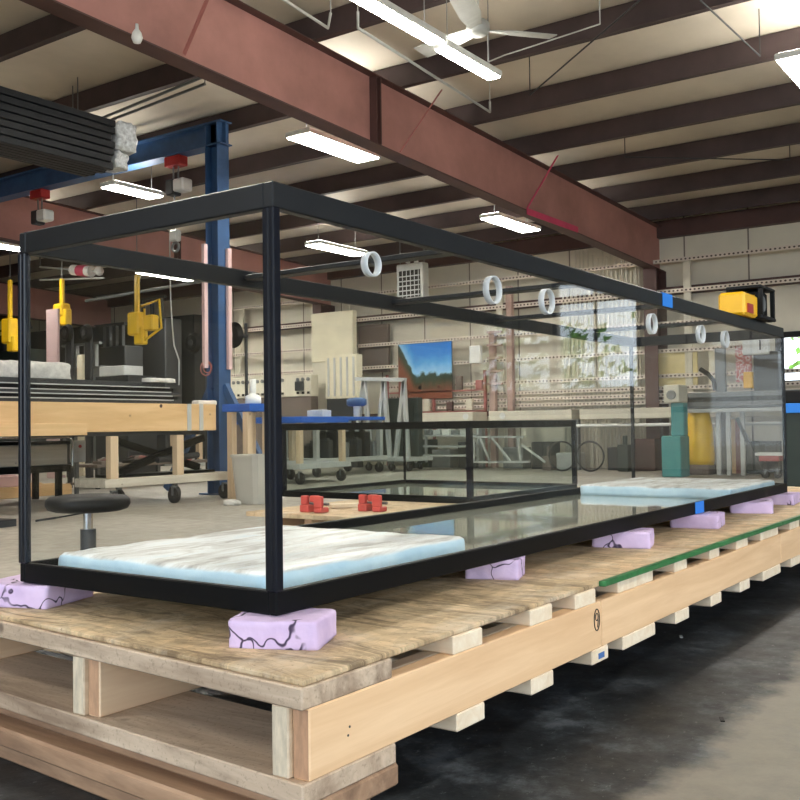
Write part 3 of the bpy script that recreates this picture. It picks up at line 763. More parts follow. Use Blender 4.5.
for i, (px, py, lab) in enumerate(((316, 508, 'left red plastic clamp on the board behind the tank'), (374, 507, 'right red plastic clamp on the board beside the smaller aquarium'))):
    P = at('Z', .30, px, py+4); t = thing('spring_clamp', (P.x, P.y, .2985), lab, 'clamp')
    X, Y = P.x, P.y
    MB().box(X-.05, X+.03, Y-.08, Y-.02, .2995, .33, .006).box(X-.05, X-.02, Y-.08, Y-.02, .33, .40, .005).build('jaw', M['clamp_red'], t)
    MB().box(X-.05, X+.03, Y+.02, Y+.09, .2995, .345, .006).box(X-.03, X+.02, Y-.02, Y+.03, .36, .40, .006).box(X-.04, X-.01, Y+.04, Y+.09, .345, .40, .005).build('handle', M['clamp_red'], t)
    MB().cyl((X, Y-.10, .35), (X, Y+.10, .35), .008).build('spindle', M['mid_grey'], t)
A = at('Z', .3, 330, 508); B = at('Z', .3, 368, 506)
tag(center(MB().bar((A.x, A.y, .312), (B.x, B.y, .312), .08, .022).build('wood_strip', M['w_end']), ((A.x+B.x)/2, (A.y+B.y)/2, .30)), 'pale wood strip lying between the two red clamps', 'board')

# ------------------------------------------------------------------ left: crate, carts, benches
t = thing('timber_beam_table', (5, 7.3, 0), 'long golden laminated timber platform on a wheeled cart at the left', 'table')
ZC0, ZC1 = .80, 1.10
MB().box(1.5, 6.55, 6.9, 6.98, ZC0+.0, ZC1, .004).box(1.5, 6.55, 8.1, 8.18, ZC0, ZC1, .004).box(6.47, 6.55, 6.98, 8.1, ZC0, ZC1, .004).box(1.5, 6.46, 6.98, 8.1, ZC1-.03, ZC1).build('side_beams', M['w_crate'], t)
MB().box(1.5, 4.75, 6.88, 6.899, ZC0-.03, ZC0+.09, .003).build('lower_strip', M['w_crate'], t)
MB().box(4.76, 6.4, 6.95, 7.9, ZC0-.045, ZC0-.002, .003).build('underframe', M['dark_grey'], t)
for x in (5.06, 5.96): MB().box(x, x+.10, 6.91, 6.99, .311, ZC0-.046, .003).build('leg', M['w_leg'], t)
for px in (189, 201):
    P = at('Y', 6.9, px, 415); MB().box(P.x-.03, P.x+.03, 6.893, 6.8985, ZC0, ZC1).build('plastic_strap', M['light_grey'], t)
P = at('Y', 6.9, 161, 406); MB().cyl((P.x, 6.898, P.z), (P.x, 6.91, P.z), .02).build('knot_hole', M['maroon_dark'], t)
cart = thing('wheeled_cart', (5.9, 7.4, 0), 'low pale wooden cart on swivel casters under the timber platform', 'cart')
MB().box(4.98, 6.85, 6.9, 7.0, .22, .31, .004).box(4.98, 6.85, 7.3, 7.4, .22, .31, .004).box(4.98, 5.1, 7.0, 7.3, .22, .31, .004).box(6.73, 6.85, 7.0, 7.3, .22, .31, .004).build('deck', M['w_pale'], cart)
for (x, y) in ((5.12, 6.95), (5.95, 6.95), (6.72, 6.95), (5.5, 7.33), (6.3, 7.33)): make_caster(cart, x, y, .0, .085)
# scissor lift braces
t = thing('scissor_lift', (5.9, 7.4, .32), 'black scissor lift frame standing on the pale cart', 'lift')
MB().bar((5.35, 7.12, .37), (6.55, 7.12, .72), .05, .08).build('scissor_arm', M['steel_black'], t)
MB().bar((5.35, 7.2, .70), (6.55, 7.2, .37), .05, .08).build('scissor_arm', M['steel_black'], t)
MB().box(5.2, 6.7, 7.08, 7.34, .3105, .34).build('base_bar', M['steel_black'], t)
MB().cyl((5.8, 7.05, .48), (6.4, 7.05, .52), .035).build('cylinder', M['dark_grey'], t)
# black sheets stacked on the platform
zz = ZC1+.001
for i, (xe, th) in enumerate(((6.12, .035), (6.08, .035), (6.15, .03), (6.05, .04), (5.95, .05))):
    o = MB().box(1.6, xe, 7.0+.02*i, 8.0, zz, zz+th, .003).build('metal_sheet', M['steel_black' if i % 2 else 'dark_grey']); center(o, (3.8, 7.5, zz)); zz += th+.012
    tag(o, 'long black metal sheet in the stack on the timber platform, %s' % ['bottom one', 'second from the bottom', 'middle one', 'second from the top', 'top one'][i], 'panel')
    if i < 4: 
        o = MB().box(1.7, 6.0, 7.0+.02*i, 7.95, zz-.0115, zz-.0005).build('spacer_sheet', M['light_grey']); center(o, (3.8, 7.5, zz-.0115))
        tag(o, 'thin white spacer sheet between the stacked black panels, %s gap' % ['lowest', 'second', 'third', 'top'][i], 'sheet')
ztop_ = zz-.012
P = at('Y', 7.5, 25, 370)
tag(soft_block(3.0, 4.9, 7.3, 7.95, ztop_+.0, ztop_+.19, 'wrapped_bundle', M['cloudy'], .03, (24, 8, 4), 5, 0, .05), 'white film wrapped bundle lying on the black panels at the left', 'bundle')
P = at('Y', 7.3, 112, 378)
for (pa, pb, lab) in (((146, 388), (170, 383), 'crumpled tape strip on the end of the black panels'), ((196, 392), (212, 400), 'white crumpled wrap at the end of the timber platform')):
    A = at('Y', 7.05, *pa); B = at('Y', 7.05, *pb)
    o = soft_block(A.x, A.x+abs(B.x-A.x)+.05, 7.0, 7.12, (ztop_ if pa[0] == 146 else ZC1+.001), (ztop_ if pa[0] == 146 else ZC1+.001)+.05, 'crumpled_wrap', M['cloudy'], .015, (8, 4, 3), 8, 0, .02, None); tag(o, lab, 'wrap')
# blue bench beside it
def bench(name, x0, x1, y0, y1, zt_, lab, leg='w_leg', cart_=False, th=.09):
    t = thing(name, ((x0+x1)/2, (y0+y1)/2, 0), lab, 'bench')
    MB().box(x0, x1, y0, y1, zt_-th, zt_, .006).build('top', M['blue_top'], t)
    zl_ = .30 if cart_ else 0.001
    for x in (x0+.02, x1-.1):
        for y in (y0+.05, y1-.14):
            MB().box(x, x+.08, y, y+.08, zl_, zt_-th-.001, .003).build('leg', M[leg], t)
    if cart_:
        MB().box(x0-.05, x1+.05, y0, y1, .22, .299, .004).build('shelf', M['light_grey'], t)
        for x in (x0+.05, x1-.1):
            for y in (y0+.08, y1-.1): make_caster(t, x, y, 0, .085)
    return t
t = bench('blue_bench', 6.60, 7.04, 6.42, 6.86, 1.10, 'bright blue topped bench end beside the blue crane post')
for (x, y, lab) in ((6.85, 6.6, 'white squeeze bottle standing on the blue bench beside the post'),):
    t = thing('bottle', (x, y, 1.1005), lab, 'bottle')
    MB().lathe([(0,0),(.09,0),(.095,.02),(.09,.09),(.035,.12),(.033,.135)], (x, y, 1.1005)).build('body', M['white'], t)
    MB().lathe([(.034,.13),(.036,.14),(.036,.29),(0,.29)], (x, y, 1.1005)).build('neck', M['white'], t)
bench('blue_bench', 9.2, 10.3, 7.9, 9.1, .98, 'blue topped rolling bench seen just right of the near corner post', 'w_leg', True)
bench('blue_bench', 11.0, 12.9, 9.1, 10.0, 1.0, 'long blue topped bench in front of the control panel', 'light_grey', True, .06)
bench('blue_bench', 9.6, 10.8, 10.4, 11.2, .98, 'blue topped bench further left behind the waste bin', 'w_leg', True)
# items under and on benches
cl = [(.12,.10,.14,'dark_grey'), (.16,.12,.2,'black'), (.10,.14,.12,'mid_grey'), (.2,.1,.1,'black')]
wd = ['black case', 'dark grey toolbox', 'grey box', 'black carton']
for i in range(14):
    a = cl[i % 4]; x = 11.4+.2*(i % 7); y = 9.25 if i < 7 else 9.65
    o = MB().box(x-a[0]/2, x+a[0]/2, y-a[1], y+a[1], 0, a[2]*2.2, .01).box(x-.03, x+.03, y-.05, y+.05, a[2]*2.2, a[2]*2.2+.03, .005).build('tool_case', M[a[3]]); o.location = (0, 0, .2995)
    center(o, (x, y, .0)); o.location.z += .2995
    tag(o, '%s, %s from the left in the %s row under the long blue bench' % (wd[i % 4], ORD[6-i % 7], 'front' if i < 7 else 'rear'), 'case', 'cases under the long blue bench')
for (px, py, lab) in ((302, 408, 'white box on the long blue bench below the control panel'),):
    o = MB().box(11.6, 11.85, 9.5, 9.85, 1.0005, 1.12, .008).box(11.65, 11.8, 9.55, 9.8, 1.12, 1.13, .003).build('white_box', M['white']); center(o, (11.7, 9.7, 1.0)); tag(o, lab, 'box')
P = at('Y', 9.6, 340, 396)
t = thing('blue_tool', (12.7, 9.6, 1.0), 'rounded blue tool on a stand at the right end of the long blue bench', 'tool')
MB().lathe([(0,0),(.08,0),(.10,.03),(.10,.12),(.07,.15),(0,.16)], (12.7, 9.6, 1.20), 20, 1, 2.2).build('body', M['blue_steel'], t)
MB().cyl((12.7, 9.6, 1.0), (12.7, 9.6, 1.205), .06).build('stand', M['white'], t)

# blue crane
t = thing('blue_crane', (7.15, 7.45, 0), 'blue steel gantry crane post with overhead beam at the left', 'crane')
zc = zp(7.15)-.24
MB().box(7.05, 7.25, 7.36, 7.375, 0.0, zc-.02).box(7.05, 7.25, 7.56, 7.575, 0, zc-.02).box(7.14, 7.16, 7.375, 7.56, 0, zc-.02).build('post', M['blue_steel'], t)
MB().box(7.05, 7.25, 7.30, 14.2, zc-.30, zc-.285).box(7.05, 7.25, 7.30, 14.2, zc-.02, zc-.005).box(7.14, 7.16, 7.30, 14.2, zc-.285, zc-.02).build('beam', M['blue_steel'], t)
MB().box(7.05, 7.25, 13.3, 13.315, 0, zc-.301).box(7.05, 7.25, 13.5, 13.515, 0, zc-.301).box(7.14, 7.16, 13.315, 13.5, 0, zc-.301).build('post', M['blue_steel'], t)
for sg in (-1, 1):
    MB().bar((7.15, 7.47+sg*.11, 1.35), (7.15+.0, 7.47+sg*.95, .05), .07, .09).build('brace', M['blue_steel'], t)
MB().box(7.06, 7.3, 7.2, 7.74, 0.0005, .02).build('base_plate', M['blue_steel'], t)
for (pa) in ((207, 2.9), (227, 2.9)):
    A = at('Y', 7.34, pa[0]-(3 if pa[0] < 215 else -1), 300)
    o = MB().box(A.x-.03, A.x+.03, 7.30, 7.35, 1.55, 3.05, .004).build('pink_batten', M['pinkboard']); center(o, (A.x, 7.32, 1.55))
    tag(o, 'pale pink batten strapped to the %s side of the blue crane post' % ('left' if pa[0] < 215 else 'right'), 'batten')
P = at('Y', 7.2, 214, 368)
o = MB().torus((P.x, 7.34, P.z), .085, .008, 'Y').torus((P.x+.02, 7.335, P.z+.02), .07, .008, 'Y').tube([(P.x, 7.34, P.z+.1), (P.x-.05, 7.33, P.z+.25), (P.x, 7.34, P.z+.35)], .006).build('cable_coil', M['rust_red']); center(o, P)
tag(o, 'coiled red cable hanging on the blue crane post', 'cable')
# chain hoists
def hoist(px, py, lab, blk=True):
    P = at('X', 7.15, px, py); X, Y = 7.15, P.y; zt_ = zc-.301
    t = thing('chain_hoist', (X, Y, zt_), lab, 'hoist')
    MB().box(X-.08, X+.08, Y-.14, Y+.14, zt_-.13, zt_-.002, .01).build('trolley', M['red'], t)
    MB().tube([(X, Y+.05, zt_-.12), (X+.02, Y+.07, zt_-.25), (X, Y+.04, zt_-.33)], .012).tube([(X, Y-.05, zt_-.12), (X+.01, Y-.03, zt_-.22), (X, Y-.04, zt_-.33)], .012).build('chain', M['mid_grey'], t)
    MB().box(X-.08, X+.08, Y-.02, Y+.12, zt_-.50, zt_-.30, .015).build('gearbox', M['dark_grey'], t)
    MB().box(X-.09, X+.09, Y-.22, Y-.021, zt_-.47, zt_-.31, .02).build('motor', M['white'], t)
    if blk:
        MB().cyl((X, Y+.03, zt_-.95), (X, Y+.03, zt_-.50), .008, n=8).build('load_chain', M['mid_grey'], t)
        MB().box(X-.05, X+.05, Y-.05, Y+.09, zt_-1.10, zt_-.95, .02).build('hook_block', M['light_grey'], t)
        MB().torus((X, Y+.02, zt_-1.17), .06, .018, 'X', 16).build('hook', M['mid_grey'], t)
    return t
hoist(176, 170, 'red and white electric chain hoist hanging from the blue crane beam in the middle', True)
hoist(40, 200, 'red and white chain hoist at the left end of the blue crane beam', False)

# black bars stack
t = thing('cantilever_rack', (3.7, 6.9, 0), 'tall dark cantilever rack at the left edge carrying the black bars', 'rack')
MB().box(3.1, 3.3, 6.45, 6.6, 0.0005, 3.5).box(3.1, 3.3, 6.2, 6.45, 3.16, 3.22).box(2.9, 3.5, 6.2, 6.9, .0, .06).build('upright', M['dark_grey'], t)
MB().box(1.1, 1.3, 6.45, 6.6, .0005, 3.5).box(1.1, 1.3, 5.8, 6.45, 3.16, 3.22).box(.9, 1.5, 5.9, 6.9, .0, .06).build('upright', M['dark_grey'], t)
bar0 = None; zb_ = 3.225
for r in range(7):
    for c in range(6):
        xo = random.uniform(-.04, .04); y = 5.99+.072*c; z = zb_+.068*r
        if bar0 is None:
            bar0 = MB().box(-2.2, 2.2, -.033, .033, 0, .06, .006).build('black_bar', M['rail_dark'])
            tag(bar0, 'long black extruded bar in the wrapped bundle at the upper left', 'bar', 'black bars bundled on the rack'); o = bar0
        else: o = bar0.copy(); COL.objects.link(o)
        o.location = (2.17+xo, y, z)
for i, (xa, za, zb1, lab) in enumerate(((4.36, 3.45, 3.72, 'upper bunch of clear wrap around the end of the black bars'), (4.36, 3.28, 3.44, 'lower torn clear wrap hanging from the end of the black bars'))):
    tag(soft_block(xa+.06, xa+(.30, .22)[i], (5.98, 6.0)[i], (6.4, 6.25)[i], za, zb1, 'stretch_wrap', M['wrap'], .04, (8, 8, 6), 20+i, 0, .04), lab, 'wrap')

# yellow lifters hanging from rods
def lifter(px, py0, py1, lab, big=False):
    A = at('X', 9.5, px, py0); B = at('X', 9.5, px, py1); X, Y = 9.5, A.y
    t = thing('vacuum_lifter', (X, Y, A.z), lab, 'lifter')
    zm = A.z*.45+B.z*.55
    MB().box(X-.03, X+.03, Y-.045, Y+.045, zm, A.z, .01).build('hanger_arm', M['yellow'], t)
    MB().cyl((X, Y, A.z), (X, Y, zroof(X)-.01), .008, n=8).build('hoist_cable', M['mid_grey'], t)
    MB().box(X-.10, X+.10, Y-.13, Y+.16, B.z+.16, zm+.02, .03).build('head', M['yellow'], t)
    MB().box(X-.07, X+.07, Y-.20, Y+.02, B.z, B.z+.30, .02).build('body', M['yellow'], t)
    if big:
        MB().tube([(X, Y-.1, B.z+.65), (X, Y-.55, B.z+.72), (X, Y-.60, B.z+.25), (X, Y-.15, B.z+.05)], .022).tube([(X, Y-.18, B.z+.60), (X, Y-.20, B.z+.1)], .02).build('handle_frame', M['yellow'], t)
        MB().box(X-.08, X+.08, Y-.46, Y-.24, B.z+.22, B.z+.48, .02).build('control_box', M['yellow'], t)
    return t
lifter(10, 280, 352, 'yellow vacuum lifter hanging at the far left edge')
lifter(62, 279, 326, 'yellow lifter arm hanging right of the left corner post')
lifter(137, 275, 345, 'yellow vacuum lifter with a tube handle hanging right of the black discs', True)
for (px, py, r_, lab, mm) in ((67, 333, .16, 'round black suction disc on a stand, left one of the pair', 1), (86, 333, .16, 'round black suction disc on a stand, right one of the pair', 1), (193, 343, .17, 'dark oval suction disc left of the blue crane post', 0), (233, 335, .2, 'dark oval suction disc just right of the blue crane post', 0)):
    P = at('X', 9.2, px, py)
    t = thing('suction_disc', (P.x, P.y, 0 if mm else P.z), lab, 'suction disc')
    MB().cyl((P.x-.05, P.y, P.z), (P.x+.02, P.y, P.z), r_*.75, r_, 24).build('disc', M['black'], t)
    MB().cyl((P.x-.06, P.y, P.z), (P.x-.05, P.y, P.z), .05).build('hub', M['dark_grey'], t)
    if mm: MB().box(P.x+.03, P.x+.09, P.y-.08, P.y+.08, 0.0005, P.z, .01).build('stand', M['dark_grey'], t)
    else: MB().cyl((P.x+.02, P.y, P.z), (P.x+.30, P.y, P.z), .03).cyl((P.x+.28, P.y, .001), (P.x+.28, P.y, P.z+.2), .025, n=8).build('stand', M['dark_grey'], t)
# pink and white roll on horizontal rod
A = at('X', 10.0, 36, 266); B = at('X', 10.0, 104, 278)
t = thing('film_roll_holder', (10.0, 13, A.z), 'pink and white wrapped roll on thin steel rods at the left', 'roll')
P0 = at('X', 10.0, 40, 267); P1 = at('X', 10.0, 100, 272)
MB().cyl(P0, (10.0, P1.y, P1.z), .018, n=8).build('rod', M['light_grey'], t)
P2 = at('X', 10.0, 40, 280); P3 = at('X', 10.0, 104, 278)
MB().cyl(P2, P3, .018, n=8).build('rod', M['light_grey'], t)
a, b, c = at('X', 10.0, 73, 270), at('X', 10.0, 79, 270.5), at('X', 10.0, 92, 271.5)
MB().cyl(a, c, .10).build('roll', M['white'], t)
d_ = at('X', 10.0, 87, 271.2); MB().cyl(b, d_, .105).build('pink_band', M['pink'], t)
P = at('X', 10.0, 99, 271); MB().lathe([(0,-.09),(.06,-.07),(.09,0),(.06,.07),(0,.09)], P).build('end_cap', M['white'], t)
MB().cyl((10.0, P0.y, P0.z), (10.0, P0.y, zroof(10.0)-.01), .015, n=8).build('drop_rod', M['dark_grey'], t)
# long grey lit rail under the dark ceiling (left)
A = at('X', 10.5, 86, 301); B = at('X', 10.5, 226, 277)
conduit([A, B, (B.x, B.y, zroof(10.5)-.01)], .03, 'long grey overhead rail above the yellow lifter', 'mid_grey', 'overhead_rail', 'rail')
conduit([(10, at('X', 10, 170, 278).y, zroof(10)-.01), at('X', 10, 170, 278), at('X', 10, 171, 310), at('X', 10, 174, 345), at('X', 10, 179, 360), at('X', 10, 179, 385)], .012, 'white cable drooping from the ceiling left of the blue crane post', 'light_grey', 'hanging_cable', 'cable')
# pale boards standing (left)
for (pa, pb, X, mm, lab) in (((46, 310), (58, 372), 8.9, 'pinkboard', 'tall pale pink board standing behind the white bundle'), ((19, 299), (27, 345), 8.9, 'pinkboard', 'pinkish board standing just left of the left corner post'), ((77, 355), (83, 372), 9.7, 'cream_panel', 'small cream board between the two disc stands')):
    A = at('X', X, *pa); B = at('X', X, *pb)
    o = MB().box(X, X+.04, B.y, A.y, 0.001, A.z, .004).box(X+.04, X+.25, (A.y+B.y)/2-.02, (A.y+B.y)/2+.02, .001, .05).build('standing_board', M[mm]); center(o, (X, A.y, 0)); tag(o, lab, 'board')
# white carton
A = at('X', 9.0, 99, 367); B = at('X', 9.0, 124, 375)
t = thing('storage_cabinet', (9.2, (A.y+B.y)/2, 0), 'dark cabinet with a white top carton behind the black panels', 'cabinet')
MB().box(9.0, 9.6, B.y-.1, A.y+.1, .001, B.z, .01).build('body', M['dark_grey'], t)
MB().box(9.0, 9.4, B.y, A.y, B.z+.001, A.z, .01).build('white_carton', M['white'], t)
# background machines in the dark left bay
mach = [(11.5, 62, 100, 345, 'grey machine frame behind the black discs'), (12.5, 100, 125, 325, 'tall dark machine behind the yellow lifter'), (12.0, 0, 30, 330, 'dark machine at the far left edge'), (13.5, 130, 165, 300, 'tall dark green curtain panel left of the blue crane post')]
for i, (X, xa, xb, yt, lab) in enumerate(mach):
    A = at('X', X, xa, yt); B = at('X', X, xb, yt)
    t = thing('machine', (X, (A.y+B.y)/2, 0), lab, 'machine')
    mb = MB(); mb.box(X, X+.5, B.y, A.y, .001, A.z-.5, .02).build('body', M[('mid_grey', 'dark_grey', 'green_dark', 'dark_grey')[i]], t)
    mb = MB(); n = 4
    for k in range(n):
        y = B.y+(A.y-B.y)*(k+.5)/n; mb.box(X-.02, X+.06, y-.03, y+.03, A.z-.5, A.z)
    mb.box(X-.02, X+.06, B.y, A.y, A.z-.05, A.z).build('frame', M['mid_grey' if i == 0 else 'dark_grey'], t)
    for k in range(3): MB().box(X-.03, X-.001, B.y+.1+.3*k, B.y+.3+.3*k, .8, 1.1+.1*k, .005).build('panel', M['mid_grey' if k % 2 else 'brown_grey'], t)

# machine under crate at the far left: roller box with chrome rail, pallet, shelf
t = thing('wooden_crate', (5, 8.5, 0), 'wooden box with a chrome rail and black frame under the timber platform', 'crate')
MB().box(3.6, 5.70, 8.5, 9.1, .42, .66, .01).build('box', M['w_pale'], t)
MB().box(3.6, 5.72, 8.47, 9.12, .34, .418).box(3.6, 5.72, 8.47, 9.12, .662, .70).build('black_frame', M['steel_black'], t)
MB().tube([(3.6, 8.44, .74), (5.66, 8.44, .74), (5.72, 8.44, .70), (5.72, 8.44, .40)], .014).build('rail', M['chrome'], t)
for x in (3.7, 5.6): MB().box(x, x+.06, 8.55, 8.61, 0.001, .339).box(x, x+.06, 9.0, 9.06, .001, .339).build('leg', M['steel_black'], t)
t = thing('control_box', (5.85, 8.55, 0), 'small grey green control box on a post beside the wooden box', 'control box')
MB().box(5.78, 5.96, 8.5, 8.58, .44, .70, .01).build('box', M['light_grey'], t)
MB().box(5.84, 5.88, 8.53, 8.57, .0005, .44).build('post', M['mid_grey'], t)
MB().cyl((5.87, 8.49, .63), (5.87, 8.501, .63), .02).build('button', M['red'], t)
P = at('Z', 0, 72, 494); 
t = thing('wooden_pallet', (P.x-1, P.y, 0), 'small yellowish pallet on the floor at the far left under the machines', 'pallet')
for k in range(4): MB().box(P.x-1.5, P.x-.02, P.y+.30*k, P.y+.30*k+.1, .115, .135).build('deck_board', M['w_crate'], t)
for y in (P.y, P.y+.5, P.y+.9): MB().box(P.x-1.5, P.x, y, y+.1, .001, .114, .004).build('stringer', M['w_crate'], t)
tag(center(MB().box(P.x-1.2, P.x-.6, P.y+.1, P.y+.8, .136, .27, .01).box(P.x-1.15, P.x-.7, P.y+.15, P.y+.7, .27, .285, .004).build('carton', M['pinkboard']), (P.x-.9, P.y+.4, .136)), 'pale pink and white carton on the small pallet', 'carton')
t = thing('low_shelf', (8.2, 9.6, 0), 'low shelf with brown scrap stock behind the pale cart', 'shelf')
MB().box(7.2, 9.4, 9.9, 10.6, .30, .34, .004).box(7.2, 9.4, 9.9, 10.6, .05, .08).build('boards', M['brown_grey'], t)
for x in (7.22, 8.3, 9.33):
    for y in (9.92, 10.54): MB().box(x, x+.05, y, y+.05, .001, .30).build('leg', M['dark_grey'], t)
for i in range(12):
    o = MB().box(-.08, .08, -.1, .1, 0, .05+.02*(i % 3), .01).bar((-.07, 0, .06), (.09, .02, .09), .03, .02).build('scrap_piece', M[('brown_grey', 'rust_red', 'light_grey', 'black')[i % 4]])
    o.location = (7.35+.17*i, 10.0+.12*(i % 3), .3405); tag(o, '%s scrap offcut, %s from the left on the low shelf behind the cart' % (('brown', 'rust red', 'pale grey', 'black')[i % 4], ORD[i]), 'scrap', 'scrap offcuts on the low shelf')

# ------------------------------------------------------------------ far wall furnishings
XR = 15.22
uprights = [(4.31, .13), (8.04, .13), (11.85, .16), (15.2, .15)]
ULAB = ['white upright strip on the far wall right of the girder column', 'white upright on the far wall in the middle of the view', 'white upright beside the big cream panel', 'slanted pale upright seen just right of the blue crane post']
for (y, wd_), lab in zip(uprights, ULAB):
    mb = MB().box(XR+.045, XR+.085, y-wd_/2, y+wd_/2, 0.001, 3.66, .003)
    if y == 15.2:
        for v in mb.v: v.y += (v.z-1.8)*-.12
    tag(center(mb.build('rack_upright', M['cream_paint']), (XR+.06, y, 0)), lab, 'upright')
o = MB().box(XR+.045, XR+.085, 17.3, 17.42, .001, 3.1, .003)
for v in o.v: v.y += (v.z-1.8)*-.15
tag(center(o.build('rack_upright', M['cream_paint']), (XR+.06, 17.4, 0)), 'slanted grey upright seen above the black panels left of the blue crane post', 'upright')
RL = [(3.66, 'highest'), (3.12, 'second highest'), (2.56, 'third from the top'), (2.08, 'fourth from the top'), (1.64, 'fifth from the top'), (1.43, 'third from the bottom'), (1.31, 'second from the bottom'), (1.19, 'lowest')]
for z, w_ in RL:
    yl = 16.0 if z > 1.7 else 10.9
    yh = .9 if z > 2.9 else (2.2 if z < 2 else 3.2)
    h = .036
    o = MB().box(XR, XR+.04, yh, yl, -h, h, .003).build('perforated_rail', M['perf']); o.location = (0, 0, z)
    center(o, (XR, 0, 0)); o.location.z = z
    tag(o, 'white perforated rail along the far wall, %s of the eight' % w_, 'rail')
# cream panels, wall boxes
def wallbox(name, pa, pb, X, th, mat, lab, cat, floorleg=False, rimm=None):
    A = at('X', X, *pa); B = at('X', X, *pb)
    t = thing(name, (X, (A.y+B.y)/2, 0 if floorleg else B.z), lab, cat)
    MB().box(X, X+th, B.y, A.y, B.z, A.z, .01).build('body', mat, t)
    if floorleg:
        MB().box(X+.02, X+th, B.y+.02, A.y-.02, 0.001, B.z-.001, .0).build('lower_body', M['brown_grey'] if rimm is None else rimm, t)
    return t
wallbox('cream_cabinet', (311, 314), (353, 360), 14.75, .15, M['cream_panel'], 'big cream panelled cabinet high on racks left of the poster', 'cabinet', True, M['cream_paint'])
t = wallbox('cream_cabinet', (325, 356), (357, 398), 14.2, .2, M['cream_panel'], 'lower cream ribbed cabinet in front of the high one', 'cabinet', True, M['dark_grey'])
A = at('X', 14.19, 325, 356); B = at('X', 14.19, 357, 398)
for i in range(5):
    y = B.y+(A.y-B.y)*(i+.5)/5; MB().box(14.18, 14.199, y-.02, y+.02, B.z+.05, A.z-.05).build('rib', M['light_grey'], t)
wallbox('grey_board', (358, 326), (388, 372), 15.30, .1, M['brown_grey'], 'grey brown board hung on the far wall left of the poster', 'panel')
t = thing('wall_poster', (0, 0, 0), 'landscape poster with blue sky and dark trees on the far wall', 'poster')
A = at('X', 15.12, 398, 345); B = at('X', 15.12, 452, 398)
yy0, hh = B.y, A.z-B.z
o = MB().box(0, .012, 0, 1, 0, 1).build('print', M['picture'], t); t.location = (15.12, yy0, B.z); o.scale = (1, (A.y-B.y), hh)
mb = MB().box(.013, .03, -.01, (A.y-B.y)+.01, -.01, hh+.01).build('backing_board', M['dark_grey'], t, True)
# white control panel with switches
t = wallbox('switchboard', (222, 379), (311, 396), 14.3, .25, M['cream_paint'], 'long white control panel with rows of switches behind the blue benches', 'control panel', True, M['brown_grey'])
A = at('X', 14.29, 222, 379); B = at('X', 14.29, 311, 396)
n = 18
for i in range(n):
    y = B.y+(A.y-B.y)*(i+.5)/n
    if 3 <= i <= 4: continue
    MB().cyl((14.27, y, A.z-.10), (14.299, y, A.z-.10), .04, n=10).build('gauge', M['mid_grey'], t)
    MB().box(14.28, 14.299, y-.03, y+.03, B.z+.05, B.z+.10).build('switch', M['black'], t)
P = at('X', 14.27, 299, 386); MB().box(14.26, 14.299, P.y-.12, P.y+.12, P.z-.10, P.z+.10, .01).build('screen', M['dark_grey'], t)
# heater
A = at('X', 14.2, 396, 265); B = at('X', 14.2, 423, 297)
t = thing('unit_heater', (14.2, (A.y+B.y)/2, B.z), 'grey unit heater with a louvred grille hanging from the ceiling', 'heater')
MB().box(14.2, 14.42, B.y, A.y, B.z, A.z, .02).build('housing', M['light_grey'], t)
MB().box(14.185, 14.199, B.y+.06, A.y-.06, B.z+.02, A.z-.14).build('grille', M['black'], t)
for i in range(5):
    z = B.z+.05+i*(A.z-B.z-.22)/5; MB().box(14.17, 14.184, B.y+.06, A.y-.06, z, z+.02).build('louvre', M['light_grey'], t)
for i in range(6):
    y = B.y+.08+i*(A.y-B.y-.16)/5; MB().box(14.165, 14.169, y-.008, y+.008, B.z+.02, A.z-.14).build('grille_bar', M['light_grey'], t)
yc = (A.y+B.y)/2
MB().tube([(14.3, yc-.1, A.z-.01), (14.3, yc-.1, A.z+.10), (14.3, yc-.05, A.z+.14), (14.3, yc+.08, A.z+.12), (14.3, yc+.10, A.z+.02)], .045).build('flue', M['white'], t)
for y in (B.y+.03, A.y-.03): MB().cyl((14.3, y, A.z-.01), (14.3, y, zroof(14.3)-.02), .01, n=8).build('hanger_rod', M['mid_grey'], t)
# A-frame glass rack
t = thing('a_frame_rack', (13.3, 9.7, 0), 'grey steel A-frame glass rack on casters in front of the cream cabinets', 'rack')
def PX(px, py): return at('X', 13.3, px, py)
for (a, b, c) in ((362, 354, 371), (382, 376, 390), (402, 396, 408)):
    T = PX(a+2, 381); L_ = PX(b, 455); R_ = PX(c, 455)
    MB().bar((13.3, T.y, T.z), (13.3, L_.y, .26), .07, .07, (1,0,0)).bar((13.3, T.y, T.z), (13.3, R_.y, .26), .07, .07, (1,0,0)).build('a_frame', M['light_grey'], t)
A = PX(356, 381); B = PX(406, 382); MB().bar((13.3, A.y, A.z+.04), (13.3, B.y, B.z+.04), .07, .07, (1,0,0)).build('top_bar', M['light_grey'], t)
A = PX(345, 458); B = PX(415, 458); MB().box(13.1, 13.9, B.y, A.y, .18, .26, .005).build('deck', M['light_grey'], t)
for px in (350, 372, 395, 412):
    P = PX(px, 460); make_caster(t, 13.2, P.y, 0, .07); 
A = PX(378, 408); B = PX(414, 452)
tag(center(MB().box(13.45, 13.6, B.y, A.y, .261, 1.35, .01).box(13.44, 13.449, B.y+.1, A.y-.1, .4, 1.2).build('glass_sheets', M['green_dark']), (13.5, A.y, .261)), 'dark green block of stacked sheets leaning on the A-frame rack', 'sheets')
